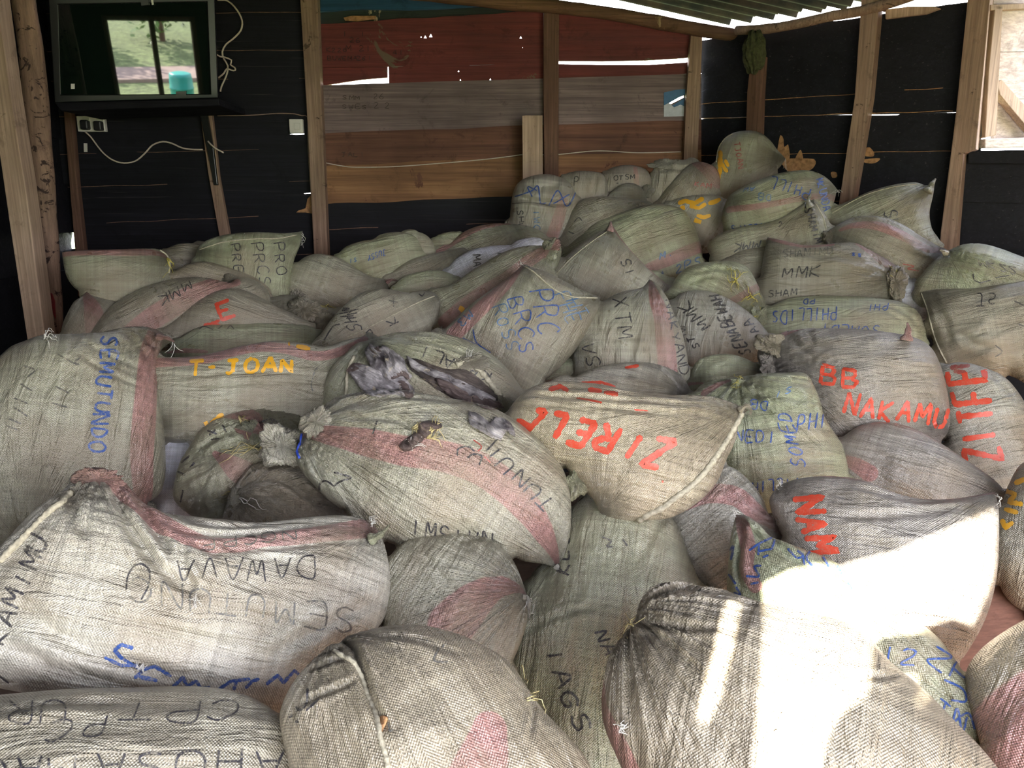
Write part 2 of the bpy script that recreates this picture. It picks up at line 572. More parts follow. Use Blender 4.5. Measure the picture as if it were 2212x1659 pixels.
def cushion(poly_px, corners_depth, tilt, spacing_px, th):
    """triangulate the outline on a plane at its own distance and plump it; returns frame + arrays"""
    P = np.asarray(poly_px)
    cx, cy = (P[:, 0].min() + P[:, 0].max()) / 2, (P[:, 1].min() + P[:, 1].max()) / 2
    D = corners_depth
    C0 = CAM + ray(cx, cy) * D
    tocam = (CAM - C0).normalized()
    up = Vector((0, 0, 1))
    up = (up - tocam * up.dot(tocam)).normalized()
    tl = math.radians(tilt)
    N = (tocam * math.cos(tl) + up * math.sin(tl)).normalized()
    U = (RGT - N * RGT.dot(N)).normalized()
    V = N.cross(U)
    sp = spacing_px * D / FOC

    def to_uv(Q):
        Q = np.asarray(Q, float)
        R = np.array(FWD)[None] + np.array(RGT)[None] * ((Q[:, :1] - W / 2) / FOC) + np.array(UPV)[None] * ((H / 2 - Q[:, 1:2]) / FOC)
        n_ = np.array(N)
        t = (np.array(C0 - CAM) @ n_) / (R @ n_)
        X = np.array(CAM)[None] + R * t[:, None] - np.array(C0)[None]
        return np.stack([X @ np.array(U), X @ np.array(V)], 1)
    B = to_uv(P)
    # resample boundary evenly
    Bc = np.vstack([B, B[:1]])
    L = np.concatenate([[0], np.cumsum(np.linalg.norm(np.diff(Bc, axis=0), axis=1))])
    k = max(24, int(L[-1] / (sp * 0.9)))
    tt = np.linspace(0, L[-1], k, endpoint=False)
    B = np.stack([np.interp(tt, L, Bc[:, 0]), np.interp(tt, L, Bc[:, 1])], 1)
    tg = np.roll(B, -1, 0) - np.roll(B, 1, 0)
    nr = np.stack([-tg[:, 1], tg[:, 0]], 1)
    nr /= np.maximum(np.linalg.norm(nr, axis=1), 1e-9)[:, None]
    ar = 0.5 * np.sum(B[:, 0] * np.roll(B[:, 1], -1) - np.roll(B[:, 0], -1) * B[:, 1])
    if ar < 0: nr = -nr
    closed = np.vstack([B, B[:1]])
    extra = []
    for f in (0.12, 0.45):
        Q = B + nr * sp * f
        d, _, _ = seg_dist(Q, closed)
        extra.append(Q[(d > sp * f * 0.8) & inside(Q, B)])
    x0, y0 = B.min(0); x1, y1 = B.max(0)
    gx, gy = np.meshgrid(np.arange(x0, x1, sp), np.arange(y0, y1, sp * 0.866))
    gx = gx + (np.arange(gx.shape[0]) % 2)[:, None] * sp * 0.5
    G = np.stack([gx.ravel(), gy.ravel()], 1)
    G = G[inside(G, B)]
    d, _, _ = seg_dist(G, closed)
    G = G[d > sp * 0.85]
    allp = np.vstack([B] + extra + [G])
    nb = len(B)
    vs, _, fs, _, _, _ = delaunay_2d_cdt([Vector(p) for p in allp], [(i, (i + 1) % nb) for i in range(nb)], [], 1, 1e-7)
    xy = np.array([(v[0], v[1]) for v in vs])
    tris = np.array([f for f in fs if len(f) == 3])
    # boundary verts: edges used once
    E = np.sort(np.concatenate([tris[:, [0, 1]], tris[:, [1, 2]], tris[:, [2, 0]]]), axis=1)
    key = E[:, 0].astype(np.int64) * len(xy) + E[:, 1]
    uq, cnt = np.unique(key, return_counts=True)
    be = uq[cnt == 1]
    bnd = np.zeros(len(xy), bool)
    bnd[(be // len(xy)).astype(int)] = True
    bnd[(be % len(xy)).astype(int)] = True
    a, b, c = xy[tris[:, 0]], xy[tris[:, 1]], xy[tris[:, 2]]
    flip = ((b[:, 0] - a[:, 0]) * (c[:, 1] - a[:, 1]) - (c[:, 0] - a[:, 0]) * (b[:, 1] - a[:, 1])) < 0
    tris[flip] = tris[flip][:, ::-1]
    phi = solve_poisson(xy, tris, bnd)
    q = phi / max(phi.max(), 1e-12)
    hmax = 1.55 * math.sqrt(max(phi.max(), 1e-12)) * th
    return dict(C0=C0, U=U, V=V, N=N, xy=xy, tris=tris, bnd=bnd, q=q, hmax=hmax, to_uv=to_uv, D=D, sp=sp)


DEPTH = {}


def base_depth(s):
    """first guess: the heap rises away from the camera, capped before the side wall"""
    P = outline_poly(s)
    cy = P[:, 1].mean()
    cx = P[:, 0].mean()
    ys = [280, 350, 450, 550, 650, 800, 1000, 1250, 1450, 1600, 1700]
    ds = [4.25, 4.15, 4.0, 3.8, 3.45, 2.95, 2.45, 1.95, 1.65, 1.45, 1.35]
    d = float(np.interp(cy, ys, ds))
    m = (cx - W / 2) / FOC
    if m > 0.23:
        yw = (1.13 + 0.77 / 0.64 * BACK_Y) / (m + 0.77 / 0.64)
        d = min(d, yw - 0.42)
    return d


BACK_Y = 4.65


def build_shape(i, spacing, D=None, extend=True):
    s = SACKS[i]
    P = extended(i) if extend else outline_poly(s)
    c = cushion(P, D or DEPTH.get(s['key']) or base_depth(s), s['tilt'] * 0.5, spacing, s['th'])
    xy, q, sp = c['xy'], c['q'], c['sp']
    sd = (hash_s(s['key']) % 977) * 0.37
    scl = c['D'] / FOC
    h = c['hmax'] * q ** 0.47
    env = np.minimum(1, q * 5) ** 0.7
    lump = s['lump'] * min(1.0, c['hmax'] / 0.16)
    h += env * 0.014 * lump * pn(xy[:, 0] * 5 + sd, xy[:, 1] * 5 - sd)
    h += env * 0.007 * lump * pn(xy[:, 0] * 11 - sd, xy[:, 1] * 11 + sd)
    an = math.radians(s['axis'])
    ca, sa = math.cos(an), math.sin(an)
    A = xy[:, 0] * ca + xy[:, 1] * sa
    Bq = -xy[:, 0] * sa + xy[:, 1] * ca
    # long soft wrinkles along the cloth
    w = 1 - np.abs(pn(A * 2.6 + sd + 0.6 * pn(A * 4, Bq * 4), Bq * 17 + sd))
    h += env * 0.0065 * s['wr'] * lump * (w - 0.7) * 1.6
    w = 1 - np.abs(pn(A * 7.3 - sd, Bq * 5 - sd + 0.8 * pn(A * 5, Bq * 3)))
    h += env * 0.003 * s['wr'] * lump * (w - 0.7)
    fold = np.zeros((len(xy), 3)); fw = np.zeros(len(xy))
    for g in s['ga']:
        gx, gy, R, amp, k = (list(g) + [9])[:5]
        o = c['to_uv'](np.array([[gx, gy]]))[0]
        d = xy - o
        r = np.hypot(d[:, 0], d[:, 1]); th_ = np.arctan2(d[:, 1], d[:, 0])
        Rm = R * scl
        wgt = np.exp(-(r / Rm) ** 1.5)
        pr = 1 - np.abs(pn(np.cos(th_) * k * 0.5 + sd + r * 1.2, np.sin(th_) * k * 0.5 + sd * 2)) * 1.7
        pr2 = 1 - np.abs(pn(np.cos(th_) * k * 1.3 - sd, np.sin(th_) * k * 1.3 + r * 3)) * 1.7
        en = np.minimum(1, q * 14) ** 0.6
        h += en * amp * wgt * (pr * 0.75 + pr2 * 0.4) * np.minimum(1, r / (Rm * 0.3) + 0.25)
        m = wgt > fw
        fold[m] = np.stack([np.cos(th_) * k * 2.2, np.sin(th_) * k * 2.2, r * 3 + sd], 1)[m]
        fw = np.where(m, wgt - fw, fw - wgt) if len(s['ga']) > 1 and fw.max() > 0 else np.maximum(fw, wgt)
    for cr in s['cr']:
        path, wd, dp = cr
        pp = c['to_uv'](smooth_path(parse(path)[0], 12))
        d, par, _ = seg_dist(xy, pp)
        ww = wd * scl
        fade = np.clip(np.minimum(par, 1 - par) * 5, 0, 1) ** 0.7
        fade = np.maximum(fade, 0.0)
        h -= np.minimum(1, q * 10) * dp * fade * (np.exp(-(d / ww) ** 2) - 0.45 * np.exp(-((d - 1.7 * ww) / ww) ** 2))
    h[c['bnd']] = 0
    c['h'] = np.maximum(h, 0)
    c['A'], c['B'], c['sd'], c['fold'], c['fw'] = A, Bq, sd, fold, fw
    return c


def world_pts(c, hh):
    C0, U, V, N = (np.array(c[k]) for k in ('C0', 'U', 'V', 'N'))
    return C0[None] + c['xy'][:, :1] * U[None] + c['xy'][:, 1:2] * V[None] + hh[:, None] * N[None]


def stripe_field(c, s):
    f = np.full(len(c['xy']), 3.0)
    scl = c['D'] / FOC
    for path, wds in s['st']:
        pp = smooth_path(parse(path)[0], 10)
        uv = c['to_uv'](pp)
        d, par, _ = seg_dist(c['xy'], uv)
        wl = [float(x) for x in (wds if isinstance(wds, (list, tuple)) else [wds])]
        wv = np.interp(par, np.linspace(0, 1, len(wl)), wl) * scl / 2
        f = np.minimum(f, d / np.maximum(wv, 1e-5))
    return np.minimum(f, 3.0)


def resample(pts, step):
    pts = np.array(pts, float)
    L = np.concatenate([[0], np.cumsum(np.linalg.norm(np.diff(pts, axis=0), axis=1))])
    if L[-1] < 1e-6: return pts
    k = max(2, int(L[-1] / step) + 1)
    t = np.linspace(0, L[-1], k)
    return np.stack([np.interp(t, L, pts[:, 0]), np.interp(t, L, pts[:, 1])], 1)


def ribbon(bvh, pts, wpx, lift=0.0014, cols=1, rough=0.0, seed=0, taper=True):
    """a stroke lying on the cloth; returns verts, faces"""
    pts = resample(pts, max(2.2, wpx * 0.45))
    n = len(pts)
    tg = np.gradient(pts, axis=0)
    l = np.maximum(np.linalg.norm(tg, axis=1), 1e-6)
    nr = np.stack([-tg[:, 1] / l, tg[:, 0] / l], 1)
    rn = np.random.RandomState(seed)
    wv = np.full(n, wpx * 0.5)
    if rough: wv = wv * (1 + rough * rn.uniform(-1, 1, n))
    if taper and n > 4:
        wv[0] *= 0.55; wv[-1] *= 0.55
    rows = []
    vs, fs = [], []
    for i in range(n):
        row = []
        for k in range(cols + 1):
            o = (k / cols) * 2 - 1
            q = pts[i] + nr[i] * (o * wv[i])
            d = ray(q[0], q[1]).normalized()
            hit = bvh.ray_cast(CAM, d, 50)
            if hit[0] is None:
                row = None
                break
            nn = hit[1] if hit[1].dot(d) < 0 else -hit[1]
            row.append(hit[0] + nn * lift)
        if row is None:
            rows.append(None)
            continue
        b = len(vs)
        vs += row
        rows.append([b + k for k in range(cols + 1)])
    for i in range(n - 1):
        a, b = rows[i], rows[i + 1]
        if a is None or b is None: continue
        if (vs[a[0]] - vs[b[0]]).length > 0.12: continue
        for k in range(cols):
            fs.append((a[k], b[k], b[k + 1], a[k + 1]))
    return vs, fs


def build_sack(i):
    s = SACKS[i]
    P = outline_poly(s)
    ext = max(np.ptp(P[:, 0]), np.ptp(P[:, 1]))
    spc = 5.5 if ext > 380 else (4.8 if ext > 200 else 4.0)
    c = build_shape(i, spc)
    C0 = c['C0']
    nv = len(c['xy'])
    front = world_pts(c, c['h']) - np.array(C0)
    # the far side: shallower, shares the rim
    bi = np.full(nv, -1); bi[c['bnd']] = np.arange(nv)[c['bnd']]
    inner = np.where(~c['bnd'])[0]
    bi[inner] = nv + np.arange(len(inner))
    hb = -c['hmax'] * 0.6 * c['q'] ** 0.5
    back = (world_pts(c, hb) - np.array(C0))[inner]
    verts = np.vstack([front, back])
    tris = c['tris']
    tb = bi[tris][:, ::-1]
    faces = [tuple(t) for t in tris.tolist()] + [tuple(t) for t in tb.tolist()]
    mats = [0] * len(faces)
    used = []
    # writing
    bvh = BVHTree.FromPolygons([Vector(v) + C0 for v in front], [tuple(t) for t in tris.tolist()])
    vlist = verts.tolist()
    nbase = len(vlist)
    for k, t in enumerate(s['tx']):
        if t[0] == 'path':
            _, col, wd, pth = t
            strokes = [parse(q)[0] for q in pth.split('|')]
        else:
            txt, x, y, ax, ay, ux, uy, col, wd = t
            strokes = text_strokes(txt, x, y, ax, ay, ux, uy, k)
        if col not in used: used.append(col)
        mi = 1 + used.index(col)
        for j, stt in enumerate(strokes):
            stt = smooth_path(stt, 3.0) if len(stt) > 2 and wd < 7 else np.array(stt)
            if wd < 7: wd_ = wd * 0.92
            else: wd_ = wd
            vs, fs = ribbon(bvh, stt, wd_, cols=1 if wd < 6 else 3, rough=0.12 if wd < 6 else 0.22, seed=j + k * 31,
                            lift=0.0011 + 0.0002 * (j % 4))
            b = len(vlist)
            vlist += [tuple(v - C0) for v in vs]
            faces += [tuple(a + b for a in f) for f in fs]
            mats += [mi] * len(fs)
    me = bpy.data.meshes.new('fish_sack')
    me.from_pydata(vlist, [], faces)
    me.materials.append(M_SACK)
    for u_ in used: me.materials.append(M_INK[u_])
    me.polygons.foreach_set('material_index', mats)
    me.polygons.foreach_set('use_smooth', [True] * len(faces))
    # attributes
    st = stripe_field(c, s)
    tot = len(vlist)

    def full(a, b, dim):
        r = np.zeros((tot, dim)) if dim > 1 else np.zeros(tot)
        r[:nv] = a; r[nv:nbase] = b
        return r
    cl = np.stack([c['A'], c['B'], np.full(nv, c['sd'])], 1)
    at = me.attributes.new('cloth', 'FLOAT_VECTOR', 'POINT')
    at.data.foreach_set('vector', full(cl, cl[inner], 3).ravel())
    at = me.attributes.new('stripe', 'FLOAT', 'POINT')
    at.data.foreach_set('value', full(st, st[inner], 1))
    at = me.attributes.new('fold', 'FLOAT_VECTOR', 'POINT')
    at.data.foreach_set('vector', full(c['fold'], c['fold'][inner], 3).ravel())
    at = me.attributes.new('foldw', 'FLOAT', 'POINT')
    at.data.foreach_set('value', full(c['fw'], c['fw'][inner], 1))
    me.update()
    o = bpy.data.objects.new('fish_sack', me)
    o.location = C0
    col = TINT[s['tint']] if isinstance(s['tint'], str) else s['tint']
    o.color = tuple(col) + (1,)
    link(o)
    tag(o, s['label'], 'sack', 'sacks of dried fish heaped in the shed', 'thing')
    s['obj'], s['bvh'], s['c'] = o, bvh, c
    for kd in s['kids']:
        kd(s)
    return o


def hit(s, px, py, lift=0.0):
    d = ray(px, py).normalized()
    r = s['bvh'].ray_cast(CAM, d, 50)
    if r[0] is None:
        c = s['c']
        return on_plane(px, py, c['C0'], c['N']) + c['N'] * lift, c['N']
    n = r[1] if r[1].dot(d) < 0 else -r[1]
    return r[0] + n * lift, n


# ---- parts of sacks
def k_knot(px, py, rx, ry, rot=0.0, lobes=9, seed=1, name='tied_neck', stripe=False, pink=False, label=None, tint=None, lift=0.0, flat=0.8, tail=0.0):
    """gathered cloth above the string: a crumpled, pleated tuft"""
    def f(s):
        p, n = hit(s, px, py)
        sc = (p - CAM).dot(FWD) / FOC
        rnd = random.Random(seed)
        tocam = (CAM - p).normalized()
        ex = (RGT * math.cos(rot) - UPV * math.sin(rot))
        ey = (RGT * math.sin(rot) + UPV * math.cos(rot))
        nu, nvv = 72, 36
        a, b = rx * sc, ry * sc
        vs, at = [], []
        base = p + tocam * (lift + min(a, b) * 0.25)
        for j in range(nvv + 1):
            ph = math.pi * j / nvv
            for i in range(nu):
                t = 2 * math.pi * i / nu
                x, y, z = math.sin(ph) * math.cos(t), math.sin(ph) * math.sin(t), math.cos(ph)
                pl = 0.9 + 0.06 * math.sin(t * lobes + 3.5 * mnoise.noise(Vector((x * 1.5, y * 1.5, seed)))) * math.sin(ph)
                pl += 0.55 * mnoise.noise(Vector((x * 1.3 + seed, y * 1.3, z * 1.3))) + 0.26 * (1 - abs(mnoise.noise(Vector((x * 2.6, y * 2.6 + seed, z * 2.6)))) * 2.4) + 0.10 * (1 - abs(mnoise.noise(Vector((x * 6, y * 6 + seed, z * 6)))) * 2)
                hollow = 1 - 0.45 * max(0, z) ** 4
                q = base + ex * (x * a * pl) + ey * (y * b * pl) + tocam * (z * min(a, b) * flat * pl * hollow)
                vs.append(q)
                at.append((t, z))
        fs = [(j * nu + i, (j + 1) * nu + i, (j + 1) * nu + (i + 1) % nu, j * nu + (i + 1) % nu) for j in range(nvv) for i in range(nu)]
        m = MB(); m.add(vs, fs)
        o = m.build(name, M_SACK, s['obj'], smooth=True)
        me = o.data
        aa = me.attributes.new('cloth', 'FLOAT_VECTOR', 'POINT')
        aa.data.foreach_set('vector', [w for (t, z), q in zip(at, vs) for w in (z * a, t * a, seed * 1.0)])
        aa = me.attributes.new('stripe', 'FLOAT', 'POINT')
        aa.data.foreach_set('value', [0.2 if pink else (abs(((t / 6.283 * 2 + 0.2) % 1) - 0.5) * 5 if stripe else 3.0) for (t, z) in at])
        aa = me.attributes.new('fold', 'FLOAT_VECTOR', 'POINT')
        aa.data.foreach_set('vector', [w for (t, z) in at for w in (math.cos(t) * 8, math.sin(t) * 8, z * 2)])
        aa = me.attributes.new('foldw', 'FLOAT', 'POINT')
        aa.data.foreach_set('value', [0.7] * len(vs))
        o.color = (tuple(TINT[tint]) + (1,)) if tint else s['obj'].color
        if label: o['label'] = label
    return f


def k_twine(px, py, L, n=6, mat=None, r=0.0012, spread=1.0, ang=None, seed=1, name='loose_twine', curl=0.6, label=None):
    """loose strands hanging from a knot"""
    def f(s):
        rnd = random.Random(seed)
        m = MB()
        sc = None
        for k in range(n):
            x, y = px + rnd.uniform(-3, 3), py + rnd.uniform(-3, 3)
            an = (ang if ang is not None else rnd.uniform(0, 6.28)) + rnd.uniform(-1, 1) * spread
            l = L * rnd.uniform(0.5, 1.1)
            pts = []
            cv = rnd.uniform(-curl, curl)
            for i in range(9):
                t = i / 8
                p, nn = hit(s, x, y, 0.004 + 0.018 * math.sin(t * 3.0) * rnd.uniform(0.4, 1))
                pts.append(p)
                x += math.cos(an) * l / 8; y += math.sin(an) * l / 8
                an += cv * 0.35
            m.tube(pts, r, 5, rs=[r * (1 - 0.6 * i / 8) for i in range(9)])
        o = m.build(name, mat or M_TWINE, s['obj'], smooth=True)
        if label: o['label'] = label
    return f


def k_seam(path, r=0.006, mat=None, name='sewn_seam', label=None, wave=0.0, bump=0.25):
    """stitched or folded edge running over the cloth"""
    def f(s):
        pts = smooth_path(parse(path)[0], 5.0)
        out, rs = [], []
        last = None
        for i, q in enumerate(pts):
            p, nn = hit(s, q[0], q[1], r * 0.35)
            if last is not None and (p - last).length > 0.08: continue
            last = p
            out.append(p)
            rs.append(r * (1 + bump * math.sin(i * 1.9) * random.Random(i).uniform(0.3, 1)))
        m = MB(); m.tube(out, r, 7, rs=rs)
        o = m.build(name, mat or M_SEAM, s['obj'], smooth=True)
        if label: o['label'] = label
    return f


def k_ear(path, w0, w1, stripe=False, name='corner_ear', tint=None, label=None):
    """twisted pointed corner of cloth standing off the sack (px path from root to tip)"""
    def f(s):
        pts = smooth_path(parse(path)[0], 4.0)
        n = len(pts)
        p0, nn = hit(s, pts[0][0], pts[0][1])
        d0 = (p0 - CAM).dot(FWD)
        sc = d0 / FOC
        tc = (CAM - p0).normalized()
        P3 = [CAM + ray(q[0], q[1]) * (d0 - 0.01 - 0.012 * i / n) for i, q in enumerate(pts)]
        rs = [((w0 + (w1 - w0) * (i / (n - 1)) ** 0.8) * 0.5 * sc) * (1 + 0.18 * math.sin(i * 1.3)) for i in range(n)]
        m = MB(); m.tube(P3, 0.01, 12, rs=rs)
        o = m.build(name, M_SACK, s['obj'], smooth=True)
        me = o.data
        k = len(me.vertices)
        for nm, dim, val in (('cloth', 3, None), ('fold', 3, None)):
            a = me.attributes.new(nm, 'FLOAT_VECTOR', 'POINT')
            arr = np.zeros((k, 3))
            arr[:, 0] = (np.arange(k) % 12) * (0.01 if nm == 'cloth' else 1.5)
            arr[:, 1] = (np.arange(k) // 12) * (0.004 if nm == 'cloth' else 0.05)
            a.data.foreach_set('vector', arr.ravel())
        a = me.attributes.new('stripe', 'FLOAT', 'POINT'); a.data.foreach_set('value', [0.3 if stripe else 3.0] * k)
        a = me.attributes.new('foldw', 'FLOAT', 'POINT'); a.data.foreach_set('value', [0.5] * k)
        o.color = (tuple(TINT[tint]) + (1,)) if tint else s['obj'].color
        if label: o['label'] = label
    return f
# ------------------------------------------------------------------ the sacks, from front to back
S('front_right', 'B', '1310,1482 1318,1440 1345,1400 1372,1365 1385,1315 1420,1285 1480,1278 1560,1296 1640,1320 1720,1338 1800,1352 1844,1367 1884,1397 1925,1452 1995,1503 2060,1570 2136,1649 2200,1760 2150,1900 1800,1960 1480,1940 1390,1760 1335,1640 1305,1560',
  'big brown sack at the right front, gathered upper left, half in the sun', 1.0, 24, axis=70,
  st=[('1312,1478 1312,1560 1352,1650 1400,1760', [14, 50, 62, 60])],
  ga=[(1368, 1352, 330, 0.026, 11), (1450, 1285, 130, 0.010, 10)],
  cr=[('1375,1360 1450,1330 1560,1330 1680,1380', 12, 0.011), ('1380,1380 1480,1420 1600,1440', 10, 0.008), ('1660,1350 1720,1380 1774,1394', 8, 0.01), ('1930,1500 1870,1525 1800,1528', 8, 0.01), ('1400,1350 1480,1315 1560,1350 1650,1350', 9, .008)],
  kids=(k_twine(1370, 1352, 30, 4, mat=M_TWINE, seed=3), k_twine(1352, 1568, 22, 7, mat=M_WHITE_THREAD, seed=8, spread=2.0)))
S('front_centre', 'E', '606,1560 618,1515 640,1478 690,1430 740,1398 800,1376 880,1364 960,1374 1040,1406 1105,1445 1140,1500 1180,1555 1230,1605 1270,1655 1300,1740 1300,1860 1150,1950 860,1960 700,1880 650,1740 622,1640',
  'wide stained sack at the bottom centre with a sewn seam and a small brown tear', 1.0, 24, axis=-60,
  st=[('1050,1630 1035,1700 1000,1800', [70, 110, 130])],
  ga=[(724, 1402, 160, 0.012, 9)],
  tx=[('path', 'k', 5, '665,1488 662,1520 648,1535 640,1527|662,1535 690,1510|625,1550 634,1546|640,1558 646,1560'),
      ('path', 'f', 4, '948,1400 938,1428 968,1430|960,1392 955,1400'), ('path', 'f', 4, '840,1560 842,1580 850,1576')],
  cr=[('720,1405 765,1430 795,1500 815,1570 850,1640', 9, 0.02), ('690,1440 760,1450', 7, .008), ('680,1480 770,1475', 7, .008), ('660,1560 790,1530', 8, .008), ('1120,1500 1142,1560 1128,1650', 6, .007), ('800,1430 900,1440 1000,1480', 10, .006)],
  kids=(k_seam('722,1405 758,1428 778,1460 792,1500 808,1540 822,1590 836,1640 838,1659', 0.0045),
        k_twine(1137, 1515, 50, 2, mat=M_TWINE, ang=0.1, spread=0.2, seed=4), k_twine(1128, 1440, 40, 3, ang=1.2, spread=.4, seed=7)))
S('front_left', 'D', '-120,1560 -60,1520 60,1506 200,1499 350,1493 440,1494 520,1508 575,1535 610,1575 632,1625 655,1700 660,1850 500,1930 100,1950 -140,1900',
  'sack lying across the bottom left corner under large upside-down black letters', 1.0, 26, axis=5,
  tx=[('CPT', 525, 1512, -95, 2, -14, 42, 'k', 4), ('UR', 150, 1512, -80, 0, -4, 48, 'k', 4), ('PC', 235, 1545, -75, 8, -22, 50, 'k', 4), ('AHUSA', 610, 1618, -85, 2, -2, 60, 'k', 5.5), ('MAG', 160, 1640, -70, 0, 0, 60, 'k', 6)],
  cr=[('-20,1590 150,1570 300,1560', 12, .007)])
S('front_far_right', 'B', '2300,1300 2212,1345 2160,1375 2115,1410 2088,1450 2086,1500 2100,1550 2115,1600 2135,1680 2180,1780 2330,1830 2480,1700 2480,1400',
  'brown and pink sack cut off by the lower right edge of the frame', 1.0, 24, axis=50,
  st=[('2105,1640 2200,1600 2320,1530', [150, 170, 170])])
S('stooped', 'P', '150,1036! 168,1022 205,1016 245,1022 262,1040 285,1062 310,1092 345,1112 380,1122 430,1128 488,1131 560,1137 640,1126 700,1119 762,1120 800,1132! 818,1160 832,1205 840,1260 838,1301 824,1345 800,1370 768,1390 724,1405 675,1440 640,1475 612,1515 595,1548! 550,1530 500,1505 400,1500 285,1507 200,1516 122,1511 60,1498 0,1487 -70,1470 -110,1400 -80,1290 -20,1215 20,1178 70,1122 120,1080 148,1062',
  'large pale sack, left of centre, its open pink-rimmed mouth standing up', 0.95, 20, axis=-8,
  st=[('192,1026 245,1050 278,1092 330,1145 380,1185 440,1212 500,1215 560,1200 640,1188 730,1172 812,1150', [60, 44, 40, 42, 40, 36, 34, 40, 46, 52, 60])],
  ga=[(215, 1050, 150, 0.03, 14), (812, 1150, 130, 0.012, 12)],
  tx=[('SEMUTUNC', 762, 1318, -62, -9, -4, 52, 'f', 4), ('DAWAVA', 680, 1205, -52, 1, -2, 44, 'k', 3.5), ('NGCPF', 640, 1145, -44, 5, 0, 20, 'f', 3),
      ('KAMIMU', 8, 1395, 17, -40, -36, -18, 'k', 6), ('path', 'k', 4, '272,1275 278,1240 300,1218 322,1232 322,1262 305,1296'),
      ('path', 'b', 8, '288,1400 262,1392 248,1404 262,1420 290,1438 310,1448 290,1465|225,1420 262,1438 300,1436|300,1448 335,1438 370,1460|300,1462 340,1470'),
      ('path', 'b', 7, '372,1485 396,1462 404,1482 424,1470 434,1486 455,1484|470,1490 500,1470 540,1466|505,1490 512,1468|530,1486 545,1470 560,1466|575,1478 600,1458 612,1475 636,1448 650,1462 672,1436'),
      ('path', 'k', 4, '-20,1440 0,1460 20,1475')],
  cr=[('255,1060 262,1110 290,1180 340,1250 390,1300 430,1330', 12, .026), ('300,1105 340,1180 380,1260 400,1300', 10, .022), ('170,1080 180,1140 210,1210', 12, .018),
      ('390,1215 400,1270 420,1310', 9, .018), ('420,1215 470,1240', 8, .012), ('330,1150 420,1190 520,1185 600,1170 720,1150', 9, .014), ('480,1230 600,1215 800,1190', 7, .007), ('60,1330 200,1420 400,1480', 14, .012),
      ('30,1400 150,1460 300,1490', 12, .01), ('560,1440 700,1360 830,1300', 14, .012), ('210,1040 235,1062 225,1070', 14, .03), ('340,1110 450,1165 560,1160 700,1140', 8, .012)],
  kids=(k_knot(212, 1040, 50, 22, -0.05, 7, 21, name='open_mouth', pink=True, flat=0.6, label='pink gathered mouth'), k_seam('152,1065 110,1105 70,1145 30,1185 0,1215', 0.007), k_ear('800,1165 822,1155 842,1133', 26, 3, tint='G', label='pale green torn corner'),
        k_twine(418, 1300, 20, 10, mat=M_WHITE_THREAD, seed=5, r=.0008, spread=2.5), k_twine(800, 1136, 16, 6, mat=M_WHITE_THREAD, seed=6, r=.0008, ang=-1.5), k_twine(310, 1432, 18, 8, mat=M_WHITE_THREAD, seed=9, r=.001, spread=2.5)))
S('pink_cornered', 'K', '828,1375 836,1320 842,1260 838,1225 855,1190 880,1173 920,1162 989,1155 1030,1160 1065,1172 1100,1203 1120,1240 1138,1290! 1138,1340 1128,1380 1115,1412 1100,1440 1060,1470 980,1460 880,1430 840,1405',
  'rounded grey-green sack in the lower centre, its pink corner twisted and trailing white thread', 1.0, 20, axis=62,
  st=[('1134,1291 1100,1288 1062,1295 1020,1325 975,1372', [6, 38, 62, 84, 96])],
  ga=[(1136, 1290, 190, 0.018, 12)],
  cr=[('990,1190 1050,1180 1110,1230', 8, .008), ('905,1200 960,1280 1010,1340', 9, .007)],
  kids=(k_ear('1130,1290 1140,1292 1143,1312 1144,1336', 12, 3, tint='P', label='twisted corner ending in white thread'),
        k_twine(1140, 1292, 40, 4, mat=M_WHITE_THREAD, ang=1.5, spread=.3, seed=2)))
S('limuli', 'K', '640,990 648,962 650,945 664,920 690,905 705,880 740,862 800,853 870,850 930,862 1000,872 1060,885 1110,912 1150,945 1190,982 1218,1025 1231,1085 1231,1140 1221,1190 1204,1229! 1177,1219 1126,1210 1079,1180 1025,1156 975,1156 923,1166 875,1178 840,1172 814,1151 770,1120 715,1085 680,1050 652,1018',
  'grey-green sack in the middle with broad pink stripe and torn hole showing fish', 1.0, 20, axis=-32,
  st=[('655,948 720,965 800,985 880,1008 960,1020 1030,1040 1090,1080 1140,1130 1180,1185 1206,1226', [14, 40, 54, 60, 64, 66, 66, 60, 42, 6])],
  ga=[(655, 950, 230, 0.024, 14), (1205, 1226, 100, 0.012, 10)],
  tx=[('TUNUI', 1200, 1085, -28, -27, -26, 20, 'k', 4), ('path', 'k', 4, '988,985 990,970 1010,965 1025,975|1010,990 1020,982 1040,985 1035,1005|1050,975 1078,945|690,1068 692,1045 705,1038 722,1050|722,1020 758,1032 735,1040 722,1050|805,938 815,910'),
      ('IMSIWN', 888, 1157, 31, 5, 3, -36, 'k', 4), ('path', 'm', 3, '1022,950 1040,965 1032,975|1045,985 1060,1000')],
  cr=[('700,900 800,892 900,888 1000,890', 8, .012), ('690,925 780,905 850,905', 8, .012), ('720,950 800,955 860,968', 7, .010), ('760,935 870,945 910,975', 7, .010), ('700,890 760,872 850,868', 7, .008)],
  kids=(k_knot(607, 965, 42, 38, 0.2, 9, 3, label='knotted mouth of the sack', tint='P'), k_knot(683, 912, 24, 34, 0.5, 7, 5, name='tied_tuft', tint='P'),
        k_seam('653,938 650,955 643,975 648,990', 0.004, M_BLUE_TWINE, 'tie_string', 'blue tie string'),
        k_ear('1200,1222 1206,1232 1196,1246', 14, 3, tint='P', label='twisted pink corner with thread')))
